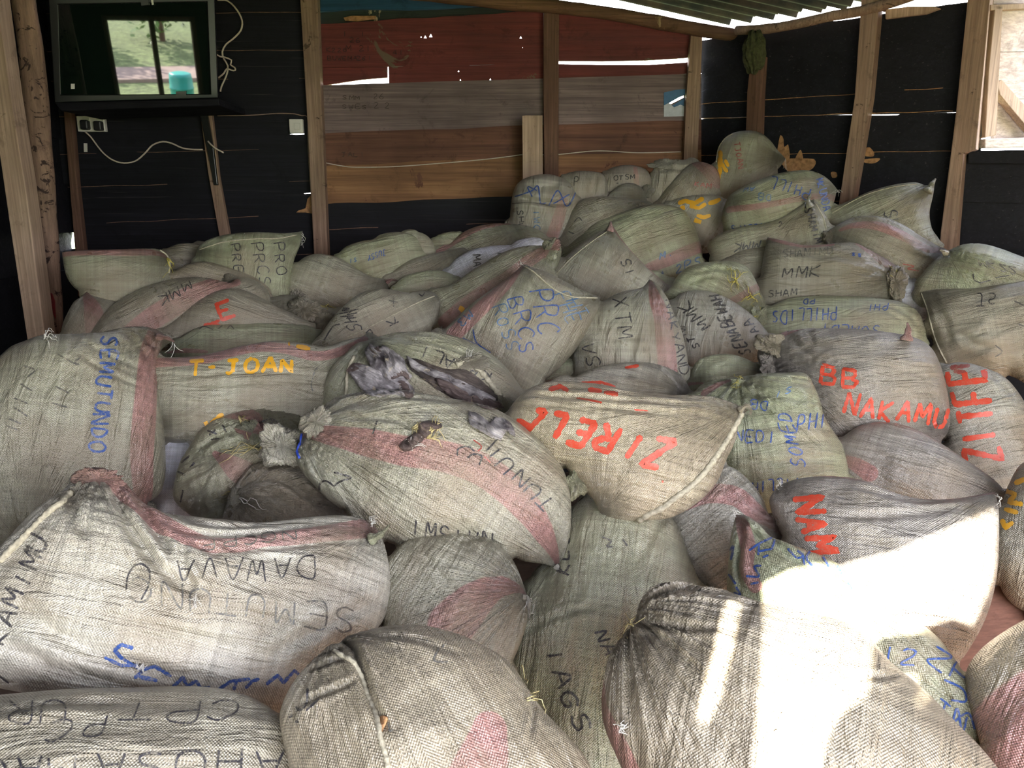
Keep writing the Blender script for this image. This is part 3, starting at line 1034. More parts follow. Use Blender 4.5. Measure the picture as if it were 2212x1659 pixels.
S('zirell', 'T', '1093,905 1105,880 1130,852 1160,835 1200,826 1240,828 1300,835 1380,852 1450,858 1530,860 1580,872 1618,885! 1596,905 1592,935 1583,965 1568,995 1546,1046 1504,1088 1450,1118 1401,1124 1371,1129 1330,1124 1297,1112! 1285,1085 1262,1060 1240,1035 1222,1010 1190,975 1150,940 1110,920',
  'tan sack with bright red ZIRE lettering upside down and a thick seam', 1.0, 20, axis=-12,
  ga=[(1605, 888, 200, 0.014, 12), (1300, 1115, 80, 0.01, 8)],
  tx=[('ZIREL', 1455, 956, -56, -14.5, -33, 54, 'r', 14), ('path', 'r', 13, '1158,886 1180,890 1148,922 1136,932|1148,922 1116,908'),
      ('path', 'r', 10, '1185,842 1215,835|1205,832 1228,845|1270,842 1300,846|1305,848 1335,852'), ('path', 'r', 4, '1250,1045 1252,1052|1430,1038 1432,1042|1245,860 1300,870|1370,885 1400,888')],
  cr=[('1130,865 1250,880 1400,890 1560,895', 7, .009), ('1150,850 1300,865 1450,875 1590,885', 6, .009), ('1250,900 1400,915 1540,915', 7, .007), ('1340,870 1450,900 1560,930', 7, .007), ('1180,845 1320,855', 6, .006)],
  kids=(k_seam('1600,892 1583,925 1565,955 1543,988 1520,1020 1490,1050 1459,1073 1430,1095 1401,1109 1380,1122', 0.0085, label='thick stitched seam'),
        k_knot(1250, 1040, 24, 30, 0.3, 6, 11, name='cloth_tuft', tint='G', label='pale green bunched tuft'), k_ear('1596,888 1612,876 1622,884 1620,896', 14, 5, label='curled corner')))
S('eared_green', 'G', '1590,1112! 1618,1118 1645,1140 1668,1165 1705,1180 1752,1197 1800,1215 1842,1250 1880,1295 1920,1330 1985,1350 2030,1385 2070,1440 2098,1505 2116,1560 2112,1605 2080,1625 2010,1610 1900,1560 1780,1480 1680,1400 1600,1320 1572,1280 1574,1220 1580,1160',
  'green sack running into the sun patch, pink ear up and blue scribbles on it', 0.95, 22, axis=-42,
  st=[('1597,1118 1612,1160 1622,1205 1620,1250 1640,1290', [20, 34, 36, 34, 30])],
  ga=[(1600, 1125, 110, 0.018, 10)],
  tx=[('path', 'b', 5, '1618,1190 1640,1175 1672,1162 1668,1185|1640,1175 1638,1200|1640,1192 1670,1186|1648,1205 1660,1200|1612,1245 1640,1245 1630,1225 1645,1222|1622,1262 1640,1258|1575,1195 1585,1180 1580,1210|1575,1240 1590,1262|1590,1268 1600,1285 1586,1280'),
      ('path', 'b', 5, '1702,1185 1722,1205 1735,1200 1722,1190|1735,1200 1738,1222|1752,1188 1742,1205 1755,1222|1775,1200 1790,1225|1808,1222 1818,1240|1830,1255 1840,1275'),
      ('12', 1905, 1425, 42, 6, 5, -32, 'b', 4.5), ('ZP', 2000, 1425, 50, 40, 22, -34, 'b', 5), ('TN', 2020, 1540, 34, 28, 12, -34, 'b', 5), ('path', 'b', 5, '2040,1468 2080,1490 2085,1515 2055,1512|2060,1560 2090,1540 2105,1575')],
  cr=[('1600,1120 1608,1170 1600,1240 1610,1290', 8, .014), ('1650,1160 1720,1230 1800,1270', 9, .01), ('1950,1370 2010,1470 2050,1560', 9, .008)],
  kids=(k_twine(1592, 1116, 16, 5, mat=M_WHITE_THREAD, seed=3, r=.0008),))
S('nam', 'V', '1662,1085 1672,1064 1692,1048 1740,1036 1800,1034 1870,1045 1930,1072 1990,1084 2060,1082 2110,1072 2149,1062! 2157,1110 2156,1200 2150,1260 2135,1320 2110,1375 2070,1430 2040,1405 1985,1360 1900,1345 1840,1300 1780,1250 1720,1200 1682,1145',
  'mauve-grey sack with red zigzag NAM, its pointed corner in the sun at the right', 0.95, 22, axis=-15,
  st=[('1760,1040 1870,1050 1960,1082 2060,1086 2146,1068', [4, 14, 12, 12, 8])],
  ga=[(2146, 1070, 110, 0.010, 10), (1690, 1050, 60, 0.01, 8)],
  tx=[('NAM', 1708, 1078, 13, 42, 62, -4, 'r', 12)],
  cr=[('1830,1070 1950,1100 2100,1095', 8, .01), ('1800,1150 1950,1140 2100,1110', 10, .008), ('1950,1290 1990,1330 2000,1400', 10, .01)],
  kids=(k_twine(1690, 1050, 14, 5, mat=M_WHITE_THREAD, seed=3, r=.0008), k_twine(2146, 1070, 26, 3, mat=M_WHITE_THREAD, seed=3, r=.001, ang=1.4, spread=.3)))
S('kegsa', 'g', '1258,1072 1300,1100 1370,1118 1440,1124 1468,1150 1482,1190 1498,1235 1518,1285 1545,1340 1520,1420 1420,1500 1400,1640 1380,1760 1300,1790 1240,1700 1190,1580 1145,1500 1116,1460 1108,1400 1120,1330 1140,1270 1160,1235 1205,1215 1228,1170 1240,1110',
  'long greenish sack standing below the tan one, black KEGSA and NAGS lettering down it', 0.95, 24, axis=80,
  tx=[('KEGSA', 1228, 1243, 1, -33, -30, -10, 'k', 5), ('1AGS', 1175, 1400, 18, 48, 34, -6, 'k', 6), ('NAG', 1282, 1368, 16, 28, 28, -6, 'k', 5), ('path', 'k', 5, '1116,1445 1104,1450 1110,1462 1122,1455'), ('path', 'f', 4, '1300,1160 1320,1170 1310,1180 1325,1182|1345,1165 1355,1180')],
  cr=[('1440,1135 1400,1200 1380,1260', 10, .008), ('1130,1400 1200,1380 1300,1360', 8, .005)])
S('under_zirell', 'Y', '1455,1140 1480,1100 1520,1060 1560,1005! 1592,1018 1625,1048 1650,1085 1664,1125 1690,1155 1720,1190 1715,1260 1640,1310 1560,1318 1510,1290 1490,1230 1475,1180',
  'smooth grey sack with a pink band, wedged under the tan sack', 1.0, 20, axis=35,
  st=[('1470,1108 1530,1088 1585,1092 1625,1120 1670,1150 1720,1185', [36, 44, 50, 44, 30, 16])],
  ga=[(1690, 1150, 110, 0.018, 10)],
  cr=[('1590,1060 1620,1110 1670,1140', 7, .008), ('1560,1020 1610,1070 1650,1130', 6, .007)])
S('brown_crumple', 'B', '478,1132 492,1085 515,1040 545,1008 590,1000 640,1012 680,1045 720,1085 765,1118 800,1140 760,1165 650,1160 540,1165 480,1155',
  'dark brown crumpled sack between the pale stooped sack and the knotted mouth', 0.9, 22, axis=-35, wr=2.0,
  ga=[(500, 1085, 220, 0.02, 13)],
  cr=[('520,1060 600,1050 700,1110', 9, .014), ('510,1100 600,1090 690,1135', 9, .012)],
  kids=(k_knot(506, 1078, 12, 20, 0.1, 6, 9, name='tied_tuft', tint='D'), k_twine(520, 1075, 60, 2, mat=M_WHITE_THREAD, ang=.35, spread=.1, seed=3)))
S('rosette', 'g', '376,1080 378,1040 390,1000 412,965 432,935 465,912 510,896 558,887 610,890 650,902 668,925 640,985 600,1040 560,1075 535,1110 500,1140 450,1132 410,1112',
  'grey-green sack whose cloth gathers in pleats, straw strands lying across it', 1.0, 20, axis=20,
  st=[('500,905 545,920 560,950', [34, 40, 20]), ('470,1000 510,1030 560,1060', [12, 46, 60])],
  ga=[(565, 960, 150, 0.02, 13), (478, 1010, 120, 0.018, 12), (440, 1110, 60, .01, 9)],
  tx=[('path', 'k', 4, '448,930 470,938|452,940 466,928|480,918 490,935|455,950 475,948|560,915 580,905 600,912|590,905 582,925|392,1000 410,985|420,1000 410,1010|384,1018 400,1026|396,1058 390,1085')],
  cr=[('420,1000 480,960 560,950', 8, .012), ('400,1050 450,1030 470,1010', 8, .012), ('450,930 520,940 580,930', 7, .010)],
  kids=(k_twine(600, 945, 130, 6, ang=2.75, spread=.14, seed=3, r=.0022, curl=.25, name='straw_strands'), k_twine(520, 900, 60, 5, ang=1.05, spread=.15, seed=13, r=.002, curl=.25, name='straw_strands'), k_twine(505, 1055, 60, 1, ang=2.75, spread=.1, seed=23, r=.0018, curl=.1, name='straw_strands'),
        k_knot(545, 935, 30, 22, 0.5, 8, 4, name='tied_mouth', stripe=True)))
S('torn_open', 'g', '716,800 745,770 770,745 800,738 840,726 890,720 945,722 1000,735 1050,760 1092,795 1118,830 1135,862 1120,900 1060,915 960,900 860,895 770,905 716,890 698,850',
  'grey sack ripped open on top with dried fish spilling out of the tear', 1.0, 20, axis=-25,
  ga=[(800, 750, 140, 0.014, 10)],
  tx=[('KATALI', 1062, 808, -26, -11, -8, 22, 'k', 3.5)],
  cr=[('790,750 900,735 1000,760', 7, .01), ('830,750 930,755 1030,790', 7, .01)],
  kids=(k_seam('1100,890 1085,860 1060,830 1035,800 1010,782 985,790', 0.009, label='frayed torn rim', bump=.5), k_knot(1015, 785, 38, 15, -0.1, 7, 14, name='frayed_flap', tint='P'),
        k_seam('765,770 752,800 748,850 745,870', 0.005), k_twine(1010, 785, 34, 9, mat=M_WHITE_THREAD, ang=-1.2, spread=.7, seed=33, r=.001), k_twine(1080, 870, 40, 10, mat=M_TWINE, ang=2.4, spread=.9, seed=34, r=.001), k_knot(1088, 880, 18, 26, -0.6, 6, 15, name='frayed_flap', tint='g')))
S('semutundo', 'K', '60,740 96,727 150,729 200,727 250,716 290,709 330,713 376,735! 352,752 340,772 336,795 344,850 352,905 356,960 357,1025 348,1062 325,1082 300,1088 255,1105 180,1135 90,1185 0,1240 -70,1200 -90,1050 -80,900 -40,810 0,775 25,752',
  'tall bulging sack at the left, blue SEMUTUNDO reading down it beside a pink stripe', 0.95, 18, axis=88,
  st=[('338,722 322,770 312,850 305,930 300,1000 305,1080', [34, 44, 46, 50, 48, 40])],
  ga=[(345, 735, 130, 0.018, 12), (60, 1190, 150, 0.014, 10)],
  tx=[('SEMUTUNDO', 222, 728, -3.5, 28, 34, 3, 'b', 5.5), ('path', 'f', 3.5, '125,765 160,785 172,788|160,785 175,770|50,790 75,800 60,815|45,830 70,845|30,860 60,872|120,835 150,850|20,905 45,915|30,880 60,900|110,870 145,880|15,920 40,930'), ('path', 'k', 3, '232,745 252,735 258,748|238,760 260,765')],
  cr=[('180,770 240,800 300,820', 6, .007), ('170,800 240,840 300,860', 6, .007), ('290,715 320,760 350,750', 8, .014), ('255,730 300,770 310,800', 8, .01), ('40,1050 60,1120 50,1190', 12, .012), ('130,1000 140,1080 120,1130', 12, .01)],
  kids=(k_twine(98, 735, 24, 6, mat=M_WHITE_THREAD, ang=-0.4, spread=1.6, seed=3), k_ear('340,728 360,730 376,738', 16, 4, stripe=True), k_twine(374, 740, 48, 3, mat=M_WHITE_THREAD, ang=1.45, spread=.15, seed=6)))
S('right_edge_yellow', 'D', '2250,985 2205,1005 2180,1045 2165,1090 2158,1150 2156,1210 2160,1265 2180,1298 2212,1320 2290,1340 2380,1250 2380,1080 2320,990',
  'dark sack at the right edge of the frame with yellow painted strokes', 1.0, 22, axis=70,
  tx=[('path', 'y', 11, '2192,1045 2215,1035 2232,1050|2170,1060 2195,1068 2180,1085 2210,1090|2170,1100 2200,1108|2165,1122 2172,1140 2190,1128')])
S('lime_box', 'G', '1500,862 1510,838 1540,826 1595,818 1650,812 1700,808 1740,808 1758,835 1772,870 1781,903 1800,935 1815,955 1826,985 1833,1031 1825,1052 1770,1062 1715,1062 1680,1075 1640,1078 1612,1055 1590,1020 1560,980 1520,940',
  'squarish light green sack tied at the top, blue NED and SOMED on it', 0.95, 18, axis=2,
  st=[('1592,830 1560,842 1525,862', [3, 14, 16])],
  ga=[(1596, 828, 150, 0.022, 13)],
  tx=[('NEDI', 1586, 955, 24, 0, 3, -26, 'b', 3.5), ('SOMED', 1742, 1010, -8, -25, -30, -4, 'b', 3.5), ('PHI', 1722, 932, 23, -3, 5, -36, 'b', 3.5), ('PILLIHP', 1722, 1030, -17, 2, 0, 24, 'b', 3.5), ('SI', 1712, 835, -20, 6, -5, 14, 'c', 3), ('DB', 1658, 868, -22, -4, -4, 20, 'b', 3)],
  cr=[('1600,870 1700,878 1770,880', 7, .007), ('1580,960 1680,970 1800,960', 7, .006), ('1570,1000 1700,1010 1810,1000', 7, .006), ('1750,850 1760,920 1800,960', 8, .01), ('1600,850 1650,900 1670,920', 7, .01)],
  kids=(k_knot(1596, 829, 15, 10, 0.2, 8, 6, name='tied_mouth'), k_twine(1596, 829, 16, 7, mat=M_YELLOW_TWINE, seed=3, r=.0012)))
S('nakamu', 'V', '1636,775 1640,755 1660,735 1694,720 1740,714 1800,713 1860,716 1920,722 1975,732 2010,752 2030,790 2043,835 2051,886 2050,925 2034,950 2000,948 1940,940 1880,950 1830,965 1790,940 1770,900 1752,850 1730,822 1690,805 1650,795',
  'bulky grey sack with red BB and NAKAMU, its mouth tied at the left', 1.0, 18, axis=3,
  st=[('1672,745 1700,728 1735,718', [10, 20, 12])],
  ga=[(1664, 785, 200, 0.024, 14), (2045, 935, 80, .014, 10)],
  tx=[('BB', 1774, 828, 46, 4, 4, -38, 'r', 8), ('NAKAMU', 1820, 892, 39, 6, 12, -44, 'r', 8)],
  cr=[('1700,740 1740,770 1760,760', 9, .016), ('1745,720 1760,760 1800,770', 9, .012), ('2030,900 1990,940', 8, .012)],
  kids=(k_knot(1664, 788, 20, 26, 0.1, 8, 6, name='tied_mouth'), k_twine(1664, 800, 30, 9, mat=M_TWINE, seed=3, r=.0011, ang=1.5, spread=1), k_knot(1672, 748, 34, 20, 0.4, 7, 16, name='gathered_cloth', tint='B'),
        k_ear('1958,735 1962,712 1960,697', 26, 4, stripe=True, label='pink pointed ear')))
S('purple_low', 'V', '1815,958 1835,935 1862,920 1900,914 1950,920 1990,935 2036,962 2087,996 2120,1018 2150,1040 2168,1062 2162,1090 2110,1100 2040,1105 1960,1105 1880,1075 1840,1045 1828,1000',
  'smooth mauve-grey sack lying below the NAKAMU sack', 0.9, 22, axis=-25,
  st=[('1822,1000 1850,1015 1880,1035', [16, 30, 36])],
  cr=[('1960,940 2040,990 2110,1030', 9, .005)])
S('zit_red', 'Y', '2036,800 2055,786 2087,785 2125,796 2166,814 2195,843 2220,885 2232,940 2225,1000 2205,1045 2180,1065 2140,1060 2080,1030 2050,990 2045,940 2048,880',
  'grey sack with thick red letters stacked up it, near the right edge', 1.0, 18, axis=10,
  tx=[('ZITFE', 2158, 990, -6, -42, -82, 10, 'r', 12), ('path', 'm', 9, '2052,795 2095,790|2060,802 2088,806')],
  cr=[('2100,810 2150,830 2190,870', 7, .007)])
S('joan', 'K', '344,778 380,774 430,771 480,760 540,747 600,739 650,744 700,752 740,738 781,729! 797,742 790,765 765,788 745,815 733,850 726,895 712,930 650,945 560,950 480,948 420,955 380,958 356,950 350,900 342,840',
  'pale grey sack with yellow T-JOAN painted on its pink stripe', 0.95, 18, axis=1,
  st=[('342,792 400,790 460,785 520,770 570,764 620,770 670,784 720,776 760,758 784,738', [24, 27, 27, 27, 27, 27, 26, 24, 22, 16])],
  ga=[(782, 735, 110, 0.014, 11), (350, 930, 60, .01, 9)],
  tx=[('T-JOAN', 405, 814, 40, -2.2, 3, -30, 'y', 8), ('path', 'y', 9, '622,743 650,742 690,752|640,748 670,754'), ('path', 'y', 12, '482,894 470,905 455,915|442,918 450,914'), ('path', 'f', 3, '680,800 672,830 675,845|690,790 680,800')],
  cr=[('400,850 550,845 700,840', 6, .006), ('380,830 520,822 680,826', 6, .005), ('370,890 500,885 650,895', 6, .006), ('660,780 730,770 780,745', 6, .010), ('400,920 500,925', 6, .005)],
  kids=(k_ear('778,745 790,770 802,786', 10, 3, tint='P'),))
S('pale_sliver', 'W', '338,940 400,935 440,945 470,985 455,1060 430,1120 385,1150 345,1120 332,1030',
  'whitish sack glimpsed in the gap right of the SEMUTUNDO sack', 0.8, 15, ex=10)
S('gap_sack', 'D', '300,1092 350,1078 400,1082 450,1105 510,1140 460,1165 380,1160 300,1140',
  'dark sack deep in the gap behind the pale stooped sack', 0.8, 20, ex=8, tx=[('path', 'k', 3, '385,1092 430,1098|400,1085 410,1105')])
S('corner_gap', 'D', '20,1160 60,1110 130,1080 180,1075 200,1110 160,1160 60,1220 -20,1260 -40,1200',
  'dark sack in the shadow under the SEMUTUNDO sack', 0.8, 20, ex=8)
S('orange_hump', 'P', '1205,840 1240,818 1290,796 1340,787 1390,786 1435,794 1470,812 1488,838 1497,866 1440,885 1340,890 1240,875',
  'whitish pleated hump with orange smears behind the tan sack', 0.9, 22, axis=-15, wr=2,
  ga=[(1480, 860, 190, 0.018, 14)],
  tx=[('path', 'r', 7, '1255,828 1300,826 1330,838|1270,838 1320,842|1350,795 1380,790')],
  cr=[('1300,800 1380,808 1460,845', 6, .01), ('1290,815 1380,825 1450,855', 6, .01), ('1340,790 1420,802 1478,845', 6, .01)])
S('lime_neck', 'G', '1492,838 1493,805 1505,782 1530,770 1571,766 1610,776 1640,792 1660,810 1640,835 1590,845 1530,855',
  'pleated light green mouth of a sack below the SENABE lettering', 0.8, 20, axis=0, wr=2,
  st=[('1490,833 1520,834', [8, 4])],
  ga=[(1655, 812, 150, 0.02, 14), (1500, 825, 80, .012, 12)])
S('prcss_big', 'K', '950,735 962,712 985,690 1015,662 1050,636 1085,612 1108,596 1129,570! 1150,580 1185,592 1225,614 1262,632 1297,642! 1290,675 1275,705 1255,740 1225,778 1190,812 1160,830 1135,838 1105,815 1070,785 1035,758 995,742',
  'large cloth-grey sack in the middle covered in blue hand lettering, two pointed corners up', 0.95, 18, axis=65,
  st=[('1127,580 1105,612 1070,650 1030,690 985,728', [12, 28, 34, 36, 36])],
  ga=[(1130, 575, 100, 0.016, 12), (1295, 644, 90, .014, 10)],
  tx=[('PRC', 1140, 628, 8, 36, 52, -4, 'b', 3.5), ('BRCS', 1098, 648, 8, 32, 34, -8, 'b', 3.2), ('ROSS', 1062, 668, 10, 24, 26, -8, 'c', 3), ('FHE', 1196, 640, 12, 22, 30, -8, 'c', 3), ('HT', 1224, 650, 14, 20, 28, -6, 'c', 3), ('W3', 1025, 680, -16, 16, -12, -12, 'c', 3), ('path', 'b', 3, '1022,712 1030,740 1060,762|1050,755 1062,775|1000,730 1030,745')],
  cr=[('1140,585 1200,612 1250,640', 6, .008)],
  kids=(k_seam('1132,575 1155,590 1180,612 1205,630 1240,642 1290,644', 0.0034, M_SEAM), k_twine(1129, 572, 14, 4, mat=M_WHITE_THREAD, seed=3, r=.001)))
S('xtn', 'K', '1238,800 1240,765 1258,725 1285,680 1310,650 1345,632 1385,624 1403,603! 1420,615 1442,646 1457,682 1472,715 1480,750 1487,790 1485,830 1440,850 1360,850 1280,845 1245,830',
  'upright grey sack with a vertical pink stripe and pointed top, black letters either side', 0.95, 16, axis=88,
  st=[('1405,612 1412,650 1428,700 1434,750 1440,820', [8, 30, 38, 40, 40])],
  ga=[(1404, 610, 110, 0.016, 12), (1240, 760, 50, .008, 8)],
  tx=[('XTM', 1322, 648, 6, 30, 32, -4, 'k', 3), ('NAKYAND', 1436, 650, 5, 24, 18, -4, 'k', 3), ('VS', 1255, 742, 8, 30, 28, -2, 'k', 3)],
  cr=[('1360,670 1370,740 1350,830', 10, .008), ('1270,750 1340,745 1400,740', 6, .006)])
S('senabe', 'Y', '1450,662 1462,641 1480,632 1510,628 1550,636 1590,656 1625,682 1650,708 1668,740 1660,775 1630,792 1580,790 1530,795 1495,800 1478,760 1468,710',
  'taut grey sack with MMK and a bold black SENABE written down it', 0.95, 18, axis=80,
  tx=[('MMK', 1536, 702, -17, -20, -24, 14, 'k', 3.5), ('SENABEWAH', 1622, 762, -8, -14.5, -26, 4, 'k', 4), ('ST', 1512, 750, -8, -14, -16, 4, 'k', 3.5), ('AA', 1640, 715, -12, -16, -16, 8, 'k', 3), ('HW', 1488, 735, -6, -20, -14, 4, 'f', 3)])
S('twine_green', 'G', '1440,640 1452,615 1468,592 1490,576 1530,567 1580,565 1612,577 1632,606 1645,635 1655,662 1648,684 1630,690 1600,672 1560,655 1510,648 1470,650',
  'crinkled light green sack with yellow twine tufts and a pink band', 0.95, 20, axis=-25, wr=1.6,
  st=[('1575,660 1605,645 1638,622', [14, 16, 14])],
  ga=[(1640, 680, 90, 0.016, 12)],
  cr=[('1500,600 1550,590 1590,600', 6, .012), ('1490,620 1540,605 1600,625', 6, .012)],
  kids=(k_knot(1640, 682, 16, 18, .2, 7, 3, name='tied_mouth'), k_twine(1590, 605, 34, 9, mat=M_YELLOW_TWINE, seed=3, r=.0018), k_twine(1620, 640, 26, 6, mat=M_YELLOW_TWINE, seed=5, r=.0018), k_twine(1640, 682, 24, 8, mat=M_YELLOW_TWINE, seed=7, r=.0018)))
S('phillids', 'G', '1632,700 1650,678 1680,655 1720,643 1790,640 1870,643 1940,652 1980,672 1997,705 1998,735 1960,745 1900,748 1800,742 1700,740 1650,730',
  'light green sack lying flat with blue PHILLIDS upside down', 0.9, 24, axis=-3,
  tx=[('PHILLIDS', 1808, 663, -18, 1, -2, 27, 'b', 3), ('SOMEDI', 1900, 705, -22, -1, -4, 20, 'b', 3), ('PHI', 1918, 655, -16, 1, -3, 15, 'b', 2.6), ('PD', 1760, 645, -14, 1, -2, 12, 'b', 2.6)],
  cr=[('1900,665 1960,690 1985,720', 5, .006), ('1880,670 1940,700 1965,730', 5, .006)])
S('mmk_big', 'D', '1644,635 1643,600 1647,570 1652,540 1657,512! 1690,520 1740,532 1800,528 1845,526 1890,548 1925,568 1950,590 1958,615 1948,640 1920,648 1860,645 1780,645 1720,655 1670,668',
  'plump grey-brown sack with black MMK and a yellow straw-tied end', 1.0, 18, axis=-4,
  st=[('1660,518 1690,528 1740,538 1800,536', [6, 13, 11, 6]), ('1850,532 1880,548 1905,570 1925,582', [8, 22, 24, 18])],
  ga=[(1944, 612, 120, 0.018, 13), (1657, 515, 60, .01, 9)],
  tx=[('MMK', 1690, 600, 29, 0, 5, -24, 'k', 3), ('SHAMIMU', 1690, 556, 16, -1, 1, -16, 'f', 2.6), ('SHAM', 1660, 642, 16, -1, 1, -14, 'k', 2.6), ('**', 1840, 556, 12, 1, 0, -12, 'b', 2.6)],
  cr=[('1700,560 1800,565 1900,580', 7, .006)],
  kids=(k_knot(1938, 612, 20, 30, 0.1, 7, 12, name='tied_mouth', tint='B'), k_twine(1935, 600, 30, 16, mat=M_YELLOW_TWINE, seed=3, r=.0015), k_twine(1930, 622, 24, 10, mat=M_YELLOW_TWINE, seed=4, r=.0015)))
S('right_big', 'D', '1984,628! 2024,624 2097,625 2171,616 2260,606 2330,625 2368,700 2350,785 2290,835 2235,838 2190,815 2140,795 2080,778 2042,786 2022,758 2005,710 2000,670',
  'wide dark grey sack running off the right edge, a white seam down its near end', 0.95, 20, axis=5,
  ga=[(1990, 632, 70, .014, 10)],
  tx=[('JS', 2110, 632, 26, 2, -3, 26, 'k', 3), ('path', 'f', 3, '2190,650 2212,660|2150,745 2165,760 2150,770|2200,700 2212,705')],
  cr=[('2012,640 2040,700 2060,770', 8, .008), ('2050,720 2120,760 2180,770', 9, .006)],
  kids=(k_seam('1990,632 2003,665 2014,710 2028,750 2045,784', 0.0034, M_SEAM),))
S('shw', 'K', '678,742 695,720 715,692 745,660 775,637 810,626 850,628 880,634 910,630 938,633 951,652 948,680 938,705 905,722 870,728 840,728 800,738 750,748',
  'grey sack left of centre with black scrawls and a diagonal seam', 0.95, 20, axis=28,
  ga=[(945, 640, 60, .012, 10)],
  tx=[('SHW', 786, 712, -12, -18, -30, 2, 'k', 3), ('K', 860, 695, -14, -16, -20, 10, 'k', 3), ('X', 850, 640, -14, 14, 10, 14, 'f', 3), ('path', 'k', 3, '700,735 720,705 735,700|790,720 800,712 808,728|755,672 775,668|750,680 772,676|748,688 770,686|905,635 912,640 918,632')],
  kids=(k_seam('751,728 800,705 850,680 900,655 938,640', 0.003),))
S('lime_flat', 'G', '352,782 368,752 395,728 430,708 480,700 560,699 640,702 675,708 692,725 694,742 680,756 600,762 520,770 440,782 390,784',
  'flattened light green sack behind the T-JOAN one', 0.8, 24, axis=3, wr=1.5,
  st=[('360,768 400,765 450,768', [4, 10, 6])],
  ga=[(352, 780, 90, .012, 11), (690, 730, 70, .012, 12)],
  tx=[('path', 'f', 2.6, '430,712 440,705 460,712|470,712 480,704|490,712 498,704 506,712')])
S('necky', 'g', '942,628 975,616 1010,592 1045,570 1090,545 1140,533 1175,532 1196,522! 1212,535 1210,560 1190,600 1150,640 1090,680 1030,705 985,712 950,700 938,670',
  'long grey-green sack slanting up to a pink tied tip, left of the two-pointed one', 0.9, 20, axis=30,
  st=[('960,700 1000,672 1050,640 1100,610 1145,572 1188,540', [24, 28, 30, 30, 28, 22])],
  ga=[(1192, 530, 120, .018, 12)],
  tx=[('path', 'y', 9, '992,664 1000,668|994,672 1002,664')],
  kids=(k_knot(1188, 540, 16, 22, .5, 7, 8, name='tied_mouth', stripe=True), k_twine(1195, 524, 14, 5, mat=M_WHITE_THREAD, seed=5, r=.001)))
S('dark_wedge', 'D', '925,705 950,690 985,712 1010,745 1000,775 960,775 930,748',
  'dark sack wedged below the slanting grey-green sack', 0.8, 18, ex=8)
S('green_wedge', 'G', '1170,825 1200,795 1240,772 1265,800 1255,838 1215,848 1180,842',
  'light green sack peeking out left of the upright pink-striped one', 0.8, 18, ex=8, st=[('1172,832 1200,828 1220,832', [10, 12, 8])])
S('tan_point', 'K', '1186,597 1200,580 1216,562 1240,540 1261,523 1285,508 1306,498 1318,478! 1330,498 1346,522 1372,552 1400,580 1425,602 1444,618 1440,640 1400,650 1360,645 1306,648 1262,640 1225,622',
  'beige sack in mid-heap rising to a pink pointed tip, S1 written on it', 0.95, 18, axis=60,
  st=[('1321,484 1338,512 1370,550 1410,590 1440,616', [10, 10, 7, 6, 6])],
  ga=[(1320, 485, 90, .012, 11)],
  tx=[('S1', 1338, 565, 10, 18, 20, -6, 'k', 3)],
  kids=(k_seam('1312,500 1285,518 1258,538 1230,562 1205,588 1192,598', 0.0028, M_SEAM), k_ear('1318,500 1320,488 1319,478', 16, 3, stripe=True)))
S('under_tan', 'G', '1360,640 1390,600 1430,592 1462,612 1475,632 1462,655 1425,662 1385,662', 'small green end of a sack showing right of the beige pointed one', 0.8, 18, ex=10, tx=[('path', 'k', 2.6, '1405,605 1412,625|1420,612 1428,628')])
S('right_green', 'G', '1975,615 1990,595 2010,572 2040,548 2079,530 2120,528 2160,538 2215,558 2280,580 2320,620 2260,650 2150,645 2050,645 1990,640',
  'olive-green sack in front of the dark side wall under the open window', 0.95, 20, axis=-20,
  ga=[(2040, 545, 130, .012, 11)],
  tx=[('MK22', 2112, 560, 22, 5, 3, 14, 'f', 2.6), ('path', 'k', 2.6, '2102,592 2105,605 2122,612|2115,612 2140,605|2150,600 2180,595')],
  kids=(k_ear('2045,548 2036,542 2030,540', 14, 4, tint='T', label='yellowish tip'),))
S('whitish_end', 'W', '1935,606 1960,600 1982,618 1998,645 2004,690 1985,700 1955,680 1935,655', 'bluish-white sack end beside the straw-tied sack', 0.9, 18, ex=12)
S('grey_behind', 'D', '1560,580 1590,545 1630,535 1665,545 1672,600 1665,660 1640,665 1612,620 1580,600', 'dark grey sack in the gap left of the MMK sack with the straw-tied end', 0.8, 18, ex=10)
S('pink_fold', 'D', '1786,520 1792,500 1815,484 1851,469 1907,470 1951,487 1990,512 2030,534! 2036,550 2015,575 1980,605 1940,610 1890,560 1840,540',
  'grey sack with a white and pink fold over its top, near the side wall', 0.95, 20, axis=-28,
  st=[('1815,505 1850,494 1900,498 1950,520 2000,545 2032,545', [6, 18, 22, 22, 18, 12])],
  ga=[(1790, 515, 80, .016, 12), (2030, 542, 60, .01, 10)],
  tx=[('path', 'm', 2.6, '1950,570 1975,575 1960,580 1985,585')],
  cr=[('1830,485 1900,485 1970,520', 6, .009)],
  kids=(k_knot(1792, 512, 12, 12, .2, 6, 8, name='tied_mouth', tint='B'),))
